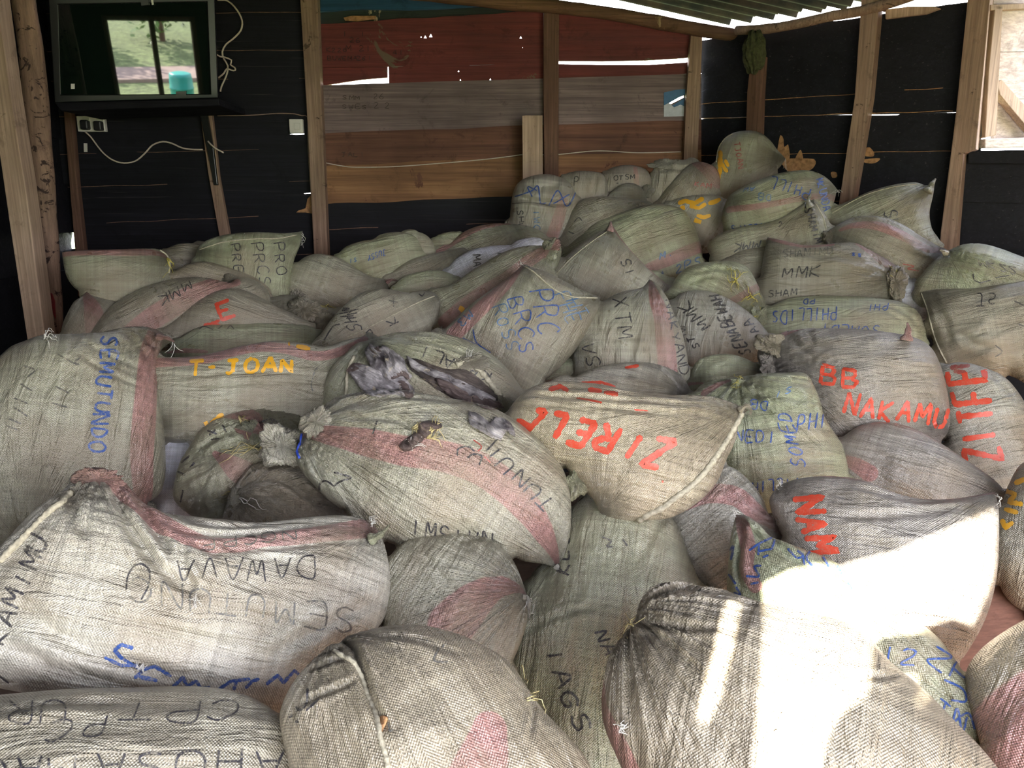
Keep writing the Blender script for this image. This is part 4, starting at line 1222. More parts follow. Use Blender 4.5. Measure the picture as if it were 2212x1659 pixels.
S('shamim', 'g', '1528,540 1535,522 1560,503 1602,491 1650,484 1690,470 1719,450 1735,438 1752,418! 1765,435 1778,455 1790,478 1795,502 1782,524 1740,530 1700,530 1660,545 1640,566 1600,568 1550,566',
  'olive sack reading SHAMIM down its raised end and MMK upside down', 0.95, 20, axis=12,
  st=[],
  ga=[(1752, 430, 80, .014, 11)],
  tx=[('SHAMIM', 1737, 452, 4, 13, 18, -4, 'k', 3), ('MMK', 1645, 517, -22, 4, -5, 20, 'k', 3), ('C', 1690, 478, -12, 4, -4, 12, 'k', 2.6)],
  cr=[('1700,480 1735,465 1750,440', 6, .012), ('1760,440 1780,480 1785,510', 6, .008)],
  kids=(k_seam('1762,440 1778,470 1785,500 1782,518', 0.0026, M_SEAM), k_ear('1750,448 1746,432 1752,418', 16, 3, label='folded ear of cloth')))
S('phill_top', 'G', '1562,488 1560,462 1568,438 1580,420 1620,398 1675,378 1720,370 1755,371 1785,386 1808,409! 1800,440 1780,468 1740,485 1690,490 1640,498 1591,498',
  'light green sack high on the heap with blue PHILL lettering and a narrow pink stripe', 1.0, 20, axis=14,
  st=[('1575,460 1620,458 1670,452 1720,442 1760,435 1800,432', [14, 13, 12, 12, 12, 12])],
  ga=[(1805, 410, 70, .012, 11), (1575, 440, 60, .012, 10)],
  tx=[('PHILL', 1752, 408, -18, -6, -8, 22, 'b', 3), ('MKUNDA', 1762, 388, 3, 12, 16, -5, 'b', 2.6), ('PHILLIPS', 1672, 480, -12, 1, -1, 12, 'b', 2.4), ('DB', 1665, 420, -15, -2, -3, 14, 'c', 2.4), ('AW', 1632, 402, -14, 2, -4, 10, 'c', 2.4)],
  kids=(k_twine(1806, 412, 16, 4, mat=M_WHITE_THREAD, seed=5, r=.001),))
S('sh_right', 'g', '1786,468 1800,450 1840,432 1880,414 1932,400 1980,395 2002,402 2020,388! 2016,420 2008,460 2013,495 2030,525 1990,540 1930,530 1870,520 1820,500',
  'olive sack rising to a point in front of the dark side wall, SH on it', 0.95, 18, axis=20,
  ga=[(2018, 392, 80, .014, 11)],
  tx=[('SH', 1908, 458, 8, 20, 26, -6, 'k', 3)],
  kids=(k_seam('1795,462 1840,436 1880,418 1932,404 1980,398', 0.0026, M_SEAM), k_ear('2002,415 2010,402 2021,386', 22, 4)))
S('mmk_stripe', 'D', '196,722 208,700 225,678 250,655 285,635 319,619 371,605 422,600 466,606 510,618 548,632 560,650 520,680 460,705 400,725 300,740 220,742',
  'dark grey sack at the left with a broad pink stripe and MMK', 0.95, 20, axis=28,
  st=[('290,728 330,700 380,670 430,642 475,622 505,616', [40, 46, 46, 44, 38, 26])],
  tx=[('MMK', 408, 606, -25, 12, 8, 20, 'k', 2.6)])
S('ne_red', 'D', '340,718 366,698 388,683 415,660 439,643 470,629 507,624 541,633 575,650 610,668 642,683 670,700 650,725 560,735 440,735 370,735',
  'dark sack with a red brushed E, behind the flattened green one', 0.95, 20, axis=-10,
  tx=[('E', 480, 690, 46, -18, -16, -36, 'r', 8), ('path', 'r', 7, '440,703 455,700 475,692|462,700 480,706')])
S('tiny_left', 'D', '132,738 134,705 145,678 160,652 178,640 188,628! 200,640 225,646 250,662 258,690 240,730 200,752 150,752',
  'small pink-cornered sack in the left corner beside the round post', 0.95, 18, axis=60,
  st=[('186,640 200,670 210,720', [16, 36, 44])], ga=[(190, 640, 60, .01, 9)])
S('rags', 'D', '572,655 600,640 635,638 670,650 700,662 735,672 752,690 730,722 690,745 650,720 610,690 580,675',
  'crumpled loose end of a sack between the black-scrawled and red E sacks', 0.8, 18, wr=3, lump=2, ex=12,
  ga=[(640, 650, 100, .02, 12)], kids=(k_knot(655, 668, 30, 24, .3, 7, 4, name='crumpled_cloth', tint='D'), k_knot(705, 695, 34, 20, .1, 7, 9, name='crumpled_cloth', tint='D'), k_twine(700, 664, 30, 4, mat=M_YELLOW_TWINE, seed=5, r=.0013)))
S('pink_rimmed', 'g', '134,545! 180,541 240,540 300,538 342,539 362,552 370,575 362,600 352,622 325,640 290,655 250,659 205,645 165,625 145,600 137,570',
  'greyish green sack in the back left corner with a pink upper rim', 0.9, 18, axis=2,
  st=[('132,552 180,550 250,550 330,552 364,560', [10, 18, 22, 20, 8])],
  ga=[(362, 556, 60, .012, 10)],
  kids=(k_twine(360, 560, 40, 5, mat=M_YELLOW_TWINE, ang=1.4, spread=.2, seed=5, r=.0016), k_seam('345,541 360,552 366,570 364,590', 0.004)))
S('brown_left', 'B', '360,606 380,585 410,570 445,566 480,574 520,586 560,602 582,622 585,640 550,655 500,640 440,625 390,622',
  'dull brown sack behind the MMK pink-striped one', 0.9, 22, axis=-15, kids=(k_knot(496, 606, 16, 14, .3, 6, 5, name='tied_mouth', tint='D'),))
S('prcss_green', 'G', '424,560 426,540 440,524 470,512 510,505 560,503 610,505 640,502 654,499! 648,530 636,560 630,590 628,620 620,642 595,648 560,636 515,612 470,592 435,578',
  'light green sack against the black wall with PRO written in columns', 0.95, 18, axis=85,
  ga=[(652, 502, 70, .012, 11), (428, 548, 60, .012, 10)],
  tx=[('PRE', 497, 528, 4, 24, 20, -2, 'k', 2.6), ('PRCS', 540, 528, 6, 24, 24, -2, 'k', 2.6), ('PRO', 592, 528, 2, 24, 22, -2, 'k', 2.6)],
  kids=(k_seam('430,540 480,524 540,517 600,515 640,508', 0.003), k_twine(650, 505, 28, 3, mat=M_WHITE_THREAD, ang=1.5, spread=.2, seed=3)))
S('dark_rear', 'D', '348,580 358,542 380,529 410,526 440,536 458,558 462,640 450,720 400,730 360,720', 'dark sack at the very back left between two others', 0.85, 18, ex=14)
S('sagging', 'K', '627,610 632,590 650,562 678,550 710,552 740,562 775,585 808,600 845,604! 835,622 803,636 770,655 720,666 680,664 645,650 630,632',
  'grey sack sagging in the middle distance, right of the green PRO sack', 0.95, 20, axis=-20,
  ga=[(842, 607, 70, .014, 11)], kids=(k_knot(640, 648, 18, 22, .3, 6, 5, name='cloth_tuft', tint='P'), k_ear('835,610 846,604 858,606', 10, 3, stripe=True)))
S('small_khaki', 'G', '850,628 860,608 885,593 922,585 956,586 983,596 995,612 980,635 940,645 890,645', 'small olive mound left of the white sack', 0.9, 20, axis=0)
S('white_mmk', 'W', '962,590 975,570 990,555 1024,539 1075,531 1126,530 1165,530 1150,560 1110,590 1060,615 1010,622 985,612 972,598',
  'white sack with black MMK in the middle of the heap', 0.9, 20, axis=25,
  tx=[('MAK', 1022, 552, 1, 14, 16, -2, 'k', 2.6), ('MA', 1075, 548, 0, 13, 14, -2, 'k', 2.6), ('path', 'k', 2.4, '1090,545 1130,538')])
S('pleat_left', 'D', '832,605 845,590 864,575 890,560 920,552 956,544 990,537 1005,545 995,562 975,580 930,590 890,602 860,618',
  'dark pleated sack left of the white one', 0.9, 20, axis=20, wr=2, ga=[(998, 542, 120, .016, 13)])
S('jussy', 'G', '728,558 745,535 780,522 805,518 820,508 850,502 880,504 903,516 914,540 908,560 880,572 845,592 820,604 790,590 750,570',
  'bright green-grey sack against the black wall, small Jussy upside down on it', 0.95, 20, axis=15,
  tx=[('JUSSY', 832, 538, -8, 3, 1, 12, 'b', 2.4), ('SI', 770, 556, -9, 2, 0, 10, 'c', 2.4)])
S('behind_jussy', 'g', '868,512 885,502 910,503 928,514 938,532 932,555 905,565 880,550', 'sack end showing behind the upside-down Jussy sack', 0.9, 18, ex=14)
S('pink_ridge', 'g', '925,572 945,548 975,525 1000,503 1035,489 1080,484 1125,487 1160,497 1185,514 1200,536 1180,560 1100,575 1000,590 950,590',
  'wide grey-green sack with a pinkish ridge, beneath the upright cylinder sack', 0.9, 20, axis=22,
  st=[('935,560 975,532 1020,505 1070,490 1100,486', [10, 16, 16, 14, 8])],
  ga=[(1110, 505, 110, .012, 12)])
S('small_green_rear', 'G', '924,552 928,530 940,512 960,503 985,501 1003,512 1000,530 975,550 950,565', 'small green-grey sack at the back, below the orange planks', 0.9, 18, ex=14)
S('m2_green', 'G', '1205,560 1222,540 1245,512 1268,492 1291,478 1325,466 1360,455 1412,443 1455,447 1480,458 1495,485 1508,512 1517,549 1510,578 1475,598 1440,612 1400,612 1330,600 1260,590',
  'big light green sack behind the beige pointed one, M.2 PS in blue', 0.95, 20, axis=22,
  st=[('1400,590 1440,574 1480,554 1518,534', [20, 24, 24, 24])],
  tx=[('M.2PS', 1420, 608, 20, -8, 0, -20, 'c', 3), ('M.', 1425, 562, 18, -8, 2, -16, 'c', 3)],
  cr=[('1260,520 1350,480 1440,470', 8, .006)])
S('grey_mid', 'D', '1200,560 1208,520 1220,490 1236,455 1258,432 1300,425 1345,430 1385,434 1400,446 1380,480 1320,510 1260,540',
  'dark grey sack behind the big green M.2 one', 0.9, 20, axis=25, ga=[(1390, 442, 90, .014, 12)],
  tx=[('path', 'k', 2.4, '1228,500 1240,505|1240,480 1250,470 1258,478')], kids=(k_knot(1388, 446, 12, 8, .3, 6, 5, name='tied_mouth', tint='B'),))
S('axa_drum', 'Y', '1101,490 1103,450 1108,418 1120,395 1148,381 1186,377 1220,388 1240,408 1248,435 1240,470 1226,505 1206,532 1180,528 1140,512 1112,508',
  'upright drum-shaped sack before the leaning plank, blue zigzag across it', 1.0, 12, axis=85,
  st=[('1215,440 1205,480 1190,520', [20, 26, 26])],
  cr=[('1104,425 1140,438 1180,445 1220,445 1245,432', 6, .018), ('1130,400 1170,410 1210,405', 9, .010)],
  tx=[('path', 'b', 3, '1112,425 1150,412 1162,402 1168,440 1180,438|1150,425 1140,404 1160,412|1185,445 1205,412 1222,445 1232,440 1246,408|1195,440 1230,420'), ('SHW', 1118, 455, 1, 14, 12, -1, 'k', 2.4), ('IWC', 1152, 455, 1, 16, 14, -1, 'c', 2.4), ('path', 'f', 2.2, '1104,440 1150,438 1200,448')])
S('p_drum', 'Y', '1212,420 1214,392 1222,376 1245,370 1276,370 1300,375 1310,392 1312,425 1300,442 1260,448 1225,440',
  'grey upright sack marked P by the brown planks', 1.0, 12, axis=88, tx=[('P', 1240, 402, 12, 0, 2, -18, 'k', 2.4)], cr=[('1290,378 1285,400 1280,428', 5, .012)])
S('otsm_drum', 'V', '1303,425 1304,385 1312,368 1335,359 1365,357 1395,366 1406,384 1406,425 1390,445 1340,448',
  'grey upright sack marked OTSM by the brown planks', 1.0, 12, axis=88, tx=[('OTSM', 1326, 390, 12, -1, 0, -10, 'k', 2.2), ('-', 1330, 398, 10, 0, 0, -4, 'k', 2)], st=[('1372,366 1374,400 1368,430', [8, 12, 12])])
SACKS.insert([s['key'] for s in SACKS].index('p_drum'), None)
SACKS.remove(None)
S('tan_corner', 'D', '1418,445 1425,425 1442,402 1466,376 1490,356 1512,350 1545,362 1556,385 1552,415 1535,430 1500,440 1460,450',
  'brownish sack with a pink shoulder left of the topmost sack', 0.95, 20, axis=50,
  st=[('1505,355 1530,372 1548,395', [22, 34, 30])], tx=[('KAM', 1500, 402, 13, 2, 2, -10, 'm', 2.2)], ga=[(1508, 352, 60, .01, 9)])
S('small_bump', 'Y', '1318,440 1322,418 1335,402 1360,395 1384,404 1396,428 1390,450 1350,456', 'small tied sack top between the two drum sacks and the dark grey one', 0.9, 15, ex=12,
  ga=[(1392, 425, 50, .014, 11)], kids=(k_knot(1398, 412, 12, 12, .3, 6, 5, name='tied_mouth'),))
S('rear_grey', 'Y', '1406,440 1408,385 1412,362 1420,350 1445,346 1480,346 1502,354 1500,400 1480,440 1440,450', 'grey crumpled sack against the brown planks by the corner post', 0.95, 12, axis=85,
  cr=[('1412,372 1450,368 1495,372', 5, .016)], wr=2, kids=(k_knot(1440, 354, 30, 10, 0.0, 9, 5, name='folded_top'),))
S('yellow_stain', 'Y', '1440,450 1452,434 1487,424 1532,421 1562,428 1564,455 1555,492 1542,520 1526,535 1510,532 1495,500 1470,465',
  'grey sack with yellow paint blotches below the topmost sack', 0.95, 18, axis=60,
  tx=[('path', 'y', 9, '1465,440 1480,434 1500,440 1520,428|1490,445 1510,450 1525,440|1505,465 1520,470 1535,465|1500,475 1515,480|1530,440 1545,436 1556,430|1480,448 1470,450')])
S('tjoan_top', 'g', '1546,415 1544,372 1548,335 1558,308 1578,290 1608,283 1638,286 1662,302 1680,325 1697,343! 1684,362 1665,378 1638,392 1620,402 1590,420 1565,436',
  'topmost olive sack of the heap, yellow smear and faint TJOAN on it', 1.0, 14, axis=80,
  ga=[(1694, 344, 80, .014, 11)],
  tx=[('TJOAN', 1586, 308, 2, 12, 12, -2, 'm', 2.2), ('path', 'y', 8, '1556,325 1558,350 1566,365 1572,372|1554,340 1556,370 1550,395|1566,345 1574,360')],
  kids=(k_seam('1548,350 1552,322 1566,300 1582,290', 0.003), k_twine(1696, 344, 24, 3, mat=M_WHITE_THREAD, ang=1.55, spread=.1, seed=3, r=.001)))


def order_fix(a, b):
    """put sack a in front of sack b in the list"""
    ks = [s['key'] for s in SACKS]
    ia, ib = ks.index(a), ks.index(b)
    if ia > ib:
        s = SACKS.pop(ia)
        SACKS.insert(ib, s)


order_fix('small_bump', 'p_drum')
order_fix('yellow_stain', 'tan_corner')
order_fix('tan_corner', 'rear_grey')
order_fix('phill_top', 'tjoan_top')
order_fix('purple_low', 'nakamu')
order_fix('ne_red', 'mmk_stripe')
# distance of each sack from the lens, in metres
DEPTH.update({'front_right': 1.4, 'front_centre': 1.37, 'front_left': 1.35, 'front_far_right': 1.5, 'stooped': 1.706, 'pink_cornered': 1.916, 'limuli': 2.101, 'zirell': 2.156, 'eared_green': 1.761, 'nam': 1.959, 'kegsa': 2.054, 'under_zirell': 2.215, 'brown_crumple': 2.242, 'rosette': 2.368, 'torn_open': 2.537, 'semutundo': 2.234, 'right_edge_yellow': 2.125, 'lime_box': 2.56, 'purple_low': 2.435, 'nakamu': 2.728, 'zit_red': 2.643, 'joan': 2.531, 'pale_sliver': 2.462, 'gap_sack': 2.468, 'corner_gap': 2.142, 'orange_hump': 2.848, 'lime_neck': 2.929, 'prcss_big': 2.993, 'xtn': 3.077, 'senabe': 3.219, 'twine_green': 3.355, 'phillids': 3.259, 'mmk_big': 3.398, 'right_big': 3.019, 'shw': 3.143, 'lime_flat': 3.049, 'necky': 3.301, 'dark_wedge': 3.324, 'green_wedge': 3.117, 'tan_point': 3.575, 'under_tan': 3.58, 'right_green': 3.101, 'whitish_end': 3.305, 'grey_behind': 3.602, 'pink_fold': 3.415, 'shamim': 3.631, 'phill_top': 3.704, 'sh_right': 3.606, 'ne_red': 3.127, 'mmk_stripe': 3.131, 'tiny_left': 3.053, 'rags': 3.347, 'pink_rimmed': 3.147, 'brown_left': 3.304, 'prcss_green': 3.436, 'dark_rear': 3.525, 'sagging': 3.577, 'small_khaki': 3.551, 'white_mmk': 3.634, 'pleat_left': 3.65, 'jussy': 3.677, 'behind_jussy': 3.732, 'pink_ridge': 3.827, 'small_green_rear': 3.84, 'm2_green': 3.873, 'grey_mid': 3.929, 'axa_drum': 4.029, 'small_bump': 4.002, 'p_drum': 4.058, 'otsm_drum': 4.105, 'yellow_stain': 3.967, 'tan_corner': 4.035, 'rear_grey': 4.103, 'tjoan_top': 4.044})
# ------------------------------------------------------------------ materials of the shed
M_BLACK = wood('black_painted_planks', (0.005, 0.005, 0.007), (0.013, 0.013, 0.018), 0.66, (1.2, 26, 26), stain=(0.20, 0.10, 0.045), stain_th=0.75, bump=0.004, streak=0.16, spec=0.22)
M_RED = wood('red_painted_planks', (0.115, 0.024, 0.021), (0.165, 0.036, 0.031), 0.75, (1.2, 20, 20), stain=(0.12, 0.085, 0.055), stain_th=0.66, bump=0.002)
M_GREYW = wood('weathered_grey_plank', (0.125, 0.09, 0.088), (0.265, 0.198, 0.192), 0.85, (1.0, 26, 26), stain=(0.10, 0.06, 0.04), stain_th=0.68, bump=0.004)
M_BROWNW = wood('reddish_brown_plank', (0.10, 0.042, 0.028), (0.20, 0.095, 0.062), 0.8, (1.0, 22, 22), stain=(0.07, 0.03, 0.025), stain_th=0.63, bump=0.003)
M_ORANGE = wood('orange_brown_plank', (0.20, 0.095, 0.045), (0.36, 0.19, 0.095), 0.8, (0.9, 18, 18), stain=(0.12, 0.05, 0.03), stain_th=0.62, bump=0.004)
M_BLUE = wood('blue_painted_board', (0.012, 0.055, 0.115), (0.02, 0.085, 0.16), 0.7, (1.2, 18, 18), stain=(0.35, 0.33, 0.2), stain_th=0.72)
M_DKGREEN = wood('dark_flaking_board', (0.012, 0.022, 0.018), (0.03, 0.045, 0.04), 0.8, (1.5, 22, 22), stain=(0.30, 0.27, 0.17), stain_th=0.63)
M_POST = wood('post_wood', (0.22, 0.135, 0.09), (0.40, 0.28, 0.20), 0.8, (1.6, 34, 34), stain=(0.07, 0.045, 0.03), stain_th=0.62, bump=0.004, axis='Z', sscale=9)
M_POSTDK = wood('dark_post_wood', (0.10, 0.05, 0.032), (0.20, 0.11, 0.075), 0.85, (1.4, 30, 30), stain=(0.03, 0.02, 0.015), stain_th=0.66, bump=0.006, axis='Z')
M_SAWN = wood('fresh_sawn_wood', (0.36, 0.245, 0.17), (0.52, 0.38, 0.28), 0.8, (1.4, 30, 30), bump=0.002, axis='Z', stain=(0.10, 0.07, 0.05), stain_th=0.68, sscale=12)
M_LOG = wood('pocked_log', (0.20, 0.125, 0.085), (0.36, 0.235, 0.165), 0.85, (3.0, 16, 16), stain=(0.035, 0.02, 0.016), stain_th=0.57, bump=0.012, axis='Z', sscale=16)
M_BEAM = wood('beam_wood', (0.10, 0.05, 0.028), (0.22, 0.12, 0.07), 0.85, (1.2, 24, 24), stain=(0.30, 0.21, 0.11), stain_th=0.66, bump=0.01)
M_SHUT = wood('shutter_wood', (0.44, 0.34, 0.28), (0.62, 0.52, 0.45), 0.8, (1.2, 26, 26), stain=(0.22, 0.14, 0.09), stain_th=0.72)
M_OCHRE = plain('bare_gnawed_wood', (0.36, 0.19, 0.085), 0.9, var=0.4, scale=45, bump=0.01)
M_TVB = plain('black_plastic', (0.008, 0.009, 0.008), 0.35)
t_ = NT('tv_glass')
t_.put(t_.b, 'IOR', 1.75)
M_SCREEN = t_.out(Base_Color=(0.004, 0.009, 0.006, 1), Roughness=0.02)
M_WPL = plain('white_plastic', (0.62, 0.60, 0.56), 0.4, var=0.06)
M_BPL = plain('plug_black', (0.012, 0.012, 0.012), 0.45)
M_CABLE = plain('white_cable', (0.55, 0.47, 0.40), 0.5, var=0.1)
M_CABLED = plain('thin_grey_wire', (0.26, 0.18, 0.14), 0.6)
M_FLOOR = plain('packed_earth_floor', (0.12, 0.075, 0.05), 0.95, var=0.3, scale=8, bump=0.01)
M_BOARD = wood('brown_board', (0.19, 0.085, 0.055), (0.27, 0.13, 0.09), 0.75, (1, 14, 14))
M_GRASS = plain('grass_green', (0.15, 0.19, 0.065), 0.9, var=0.55, scale=9, bump=0.05)
M_PATH = plain('pink_earth_path', (0.34, 0.25, 0.20), 0.95, var=0.2, scale=6)
M_LEAF = plain('leaf_green', (0.10, 0.20, 0.03), 0.6, var=0.5, scale=3)
M_TEAL = plain('teal_plastic', (0.05, 0.42, 0.34), 0.35, var=0.08)
M_RUST = plain('hinge_iron', (0.10, 0.085, 0.075), 0.6, 0.6, var=0.3)


def roof_mat():
    t = NT('corrugated_iron')
    co = t.n('TexCoord').outputs['Object']
    nz = t.noise(co, 5.0, 5, 0.7)
    c = t.mix(t.mr(nz, 0.35, 0.7), (0.012, 0.012, 0.014), (0.05, 0.038, 0.03))
    t.put(t.b, 'Specular IOR Level', 0.15)
    return t.out(Base_Color=c, Roughness=0.85)


M_ROOF = roof_mat()

# ------------------------------------------------------------------ shed frame
LEFT_X, REAR_Y = -2.6, -0.75
YN = Vector((0, 1, 0))
PB = Vector((0, BACK_Y, 0))
RC = Vector((1.114, BACK_Y, 0))                 # corner of back and side wall
RD = Vector((0.77, -0.64, 0)).normalized()      # the right wall runs toward the camera's right
RN = Vector((-RD.y, RD.x, 0))                   # outward
if RN.y < 0: RN = -RN


def wb(x, y, off=0.0):
    return on_plane(x, y, PB + YN * off, YN)


def wr_(x, y, off=0.0):
    return on_plane(x, y, RC + RN * off, RN)


def panel(mb, pts3, n, t, holes=(), mi=0):
    """flat board from 3D outline (with holes), thickness t along n"""
    o = Vector(pts3[0])
    ux = (Vector(pts3[1]) - o).normalized()
    ux = (ux - n * ux.dot(n)).normalized()
    uy = n.cross(ux)
    loops = [pts3] + list(holes)
    vv, fc = [], []
    for lp in loops:
        b = len(vv)
        vv += [Vector(((Vector(p) - o).dot(ux), (Vector(p) - o).dot(uy))) for p in lp]
        fc.append([b + i for i in range(len(lp))])
    vs, _, fs, _, _, _ = delaunay_2d_cdt(vv, [], fc, 2, 1e-6) if holes else delaunay_2d_cdt(vv, [], fc, 1, 1e-6)
    k = len(vs)
    P = [o + ux * v[0] + uy * v[1] for v in vs]
    Q = [p + n * t for p in P]
    out = []
    ed = {}
    for f in fs:
        f = list(f)
        a = sum(vs[f[i]][0] * vs[f[(i + 1) % len(f)]][1] - vs[f[(i + 1) % len(f)]][0] * vs[f[i]][1] for i in range(len(f)))
        if a > 0: f = f[::-1]          # front side looks along -n
        out.append(tuple(f)); out.append(tuple(i + k for i in reversed(f)))
        for i in range(len(f)):
            e = (f[i], f[(i + 1) % len(f)])
            ed[e] = 1
    for (a, b) in ed:
        if (b, a) not in ed:
            out.append((b, a, a + k, b + k))
    mb.add(P + Q, out, mi)


def wavy(x0, x1, ya, yb, amp, seed, n=26):
    """px edge of a rough-sawn plank"""
    return [(x0 + (x1 - x0) * i / n, ya + (yb - ya) * i / n + (amp * float(pn(i * 0.31 + seed * 3.7, seed * 1.3)) if 0 < i < n else 0)) for i in range(n + 1)]


def plank_px(mb, proj, n, top, bot, t, mi, off, holes=()):
    pts = [proj(x, y, off) for x, y in top] + [proj(x, y, off) for x, y in reversed(bot)]
    panel(mb, pts, n, t, [[proj(x, y, off) for x, y in h] for h in holes], mi)


def edge_strip(mb, proj, n, bot, off, seed, mi=8):
    """bare sawn edge of a board showing as a thin brown line"""
    k = 0
    rnd = random.Random(seed * 7 + 1)
    while k < len(bot) - 2:
        m = min(len(bot) - 1, k + rnd.randint(2, 7))
        if rnd.random() < 0.8:
            seg = bot[k:m + 1]
            w = rnd.uniform(0.5, 1.3)
            pts = [proj(x, y - w, off) for x, y in seg] + [proj(x, y + 0.2, off) for x, y in reversed(seg)]
            panel(mb, pts, n, 0.004, (), mi)
        k = m


M_EDGE = plain('bare_board_edge', (0.17, 0.10, 0.065), 0.9, var=0.5, scale=25)
# --- back wall
mb = MB()
mats_b = [M_BLACK, M_RED, M_GREYW, M_BROWNW, M_ORANGE, M_BLUE, M_DKGREEN, M_OCHRE, M_EDGE]
rows_l = [(-160, -165), (-60, -62), (30, 27), (112, 108), (176, 169), (252, 247), (334, 319), (405, 391), (487, 461), (570, 548), (660, 655), (780, 780), (1060, 1060)]
for i in range(len(rows_l) - 1):
    a, b = rows_l[i], rows_l[i + 1]
    top, bot = wavy(120, 690, a[0], a[1], 2.0, i), wavy(120, 690, b[0], b[1], 2.0, i + 1)
    top = [(x if x > 120 else 60, y) for x, y in top]; bot = [(x if x > 120 else 60, y) for x, y in bot]
    plank_px(mb, wb, YN, [(x, y - 3) for x, y in top], bot, 0.02, 0, 0.004 * (i % 2) + 0.001,
             {8: [[(154, 493), (157, 493), (164, 530), (164, 537), (148, 538)]], 5: [[(622, 289), (657, 287.5), (657, 290.5), (638, 291.5)]], 7: [[(655, 417.6), (674, 415.5), (674, 418), (656, 418.8)]]}.get(i, ()))
    edge_strip(mb, wb, YN, bot, 0.0, i)
rows_r = [(-200, -200, 5), (-70, -70, 5), (22, -2, 6), (54, 24, 1)]
for i in range(len(rows_r) - 1):
    a, b = rows_r[i], rows_r[i + 1]
    bt = wavy(690, 1515, b[0] + 3, b[1] + 3, 4, 60 + i)
    tp = wavy(690, 1515, a[0], a[1], 1, 40 + i)
    if i < 1: continue
    if i == 1: tp = [(x, -75 if x < 860 else -24 + (x - 880) * .11) for x, y in tp]
    lim = lambda x, y: (x, max(y, 14 + (x - 1150) * 0.135)) if x > 1150 else (x, y)
    k = len([1 for p in tp if p[0] < (1150 if i == 1 else 1190)])
    plank_px(mb, wb, YN, tp[:k], bt[:k], 0.025, a[2], 0.002 + 0.024 * i)
tri = lambda x, y, s: [(x - s, y + s), (x + s, y + s), (x, y - s)]
plank_px(mb, wb, YN, wavy(690, 1190, 52, 22, 3, 44), wavy(690, 1190, 146, 137, 1.0, 45), 0.02, 1, 0.004,
         [tri(909, 79, 2), tri(918, 79, 3.5), tri(930, 76, 4), tri(1125, 80, 3), tri(1129, 102, 1.2)])
plank_px(mb, wb, YN, [(1190, 20), (1300, 32), (1400, 48), (1515, 66)], [(1190, 131), (1300, 132), (1400, 130), (1480, 125), (1515, 120)], 0.02, 1, 0.004)
plank_px(mb, wb, YN, [(690, 137), (760, 137), (837, 136)], [(690, 186), (712, 182.5), (740, 178), (780, 172), (837, 167)], 0.02, 1, 0.026)
plank_px(mb, wb, YN, [(839.5, 140), (846, 143.9), (868, 143.8), (880, 141), (1008, 138.5), (1016, 141.8), (1060, 140.4), (1078, 138), (1190, 136)], [(840, 184), (1000, 180), (1190, 172)], 0.02, 1, 0.006,
         [tri(990, 153, 2), tri(994, 172, 2), tri(1059, 171, 2.5)])
plank_px(mb, wb, YN, [(1190, 138), (1300, 140), (1400, 140), (1480, 135), (1515, 128)], [(1190, 172), (1515, 158)], 0.02, 1, 0.006)
rr = [(183, 158, 2), (288, 256, 3), (364, 326, 4), (441, 405, 0), (496, 465, 0), (552, 545, 0), (640, 640, 0), (780, 780, 0), (1060, 1060, 0)]
for i in range(len(rr) - 1):
    a, b = rr[i], rr[i + 1]
    top = wavy(690, 1515, a[0] + (1 if i == 0 else 0), a[1] + 1, 0.6 if i == 0 else 3, 70 + i)
    bot_ = wavy(690, 1515, b[0] + 1, b[1] + 1, 3, 71 + i)
    if a[2] == 0: edge_strip(mb, wb, YN, bot_, 0.0, i + 30)
    if i: top = [(x, y - 4) for x, y in top]
    plank_px(mb, wb, YN, top, bot_, 0.02, a[2], 0.004 * (i % 2) + 0.001,
             [[(1436, 222), (1448, 216), (1478, 206), (1478, 210), (1450, 224)], [(1455, 208), (1461, 206), (1462, 211), (1457, 213)]] if i == 0 else ())
panel(mb, [wb(x, y, -0.002) for x, y in [(664, 430), (671, 422), (678, 430), (678, 462), (660, 459), (640, 459), (644, 455), (660, 450)]], YN, 0.003, (), 7)
panel(mb, [wb(x, y, -0.003) for x, y in [(742, 38), (760, 34), (812, 34), (810, 41), (770, 46), (745, 44)]], YN, 0.008, (), 7)
o = WALL_BACK = mb.build('wall_back', mats_b, origin=Vector((0, BACK_Y, 0)))
tag(o, kind='structure')
# --- left wall
mb = MBL = MB()
LN = Vector((-1, 0, 0))
for i, (z0, z1) in enumerate([(0, .26), (.26, .5), (.5, .77), (.77, 1.02), (1.02, 1.28), (1.28, 1.5), (1.5, 1.77), (1.77, 2.03), (2.03, 2.3), (2.3, 2.6), (2.6, 2.85)]):
    g = -0.006
    of = 0.022 * (i % 2)
    y1 = BACK_Y + 0.02
    if 1.0 < z0 < 1.5:  # a board end left short at the corner lets a sliver of daylight in
        y1 = BACK_Y - (0.0 if z0 > 1.27 else 0.0)
    mb.prism([(LEFT_X - of, REAR_Y, z0), (LEFT_X - of, y1, z0), (LEFT_X - of, y1, z1 - g), (LEFT_X - of, REAR_Y, z1 - g)], LN, 0.025, 0)

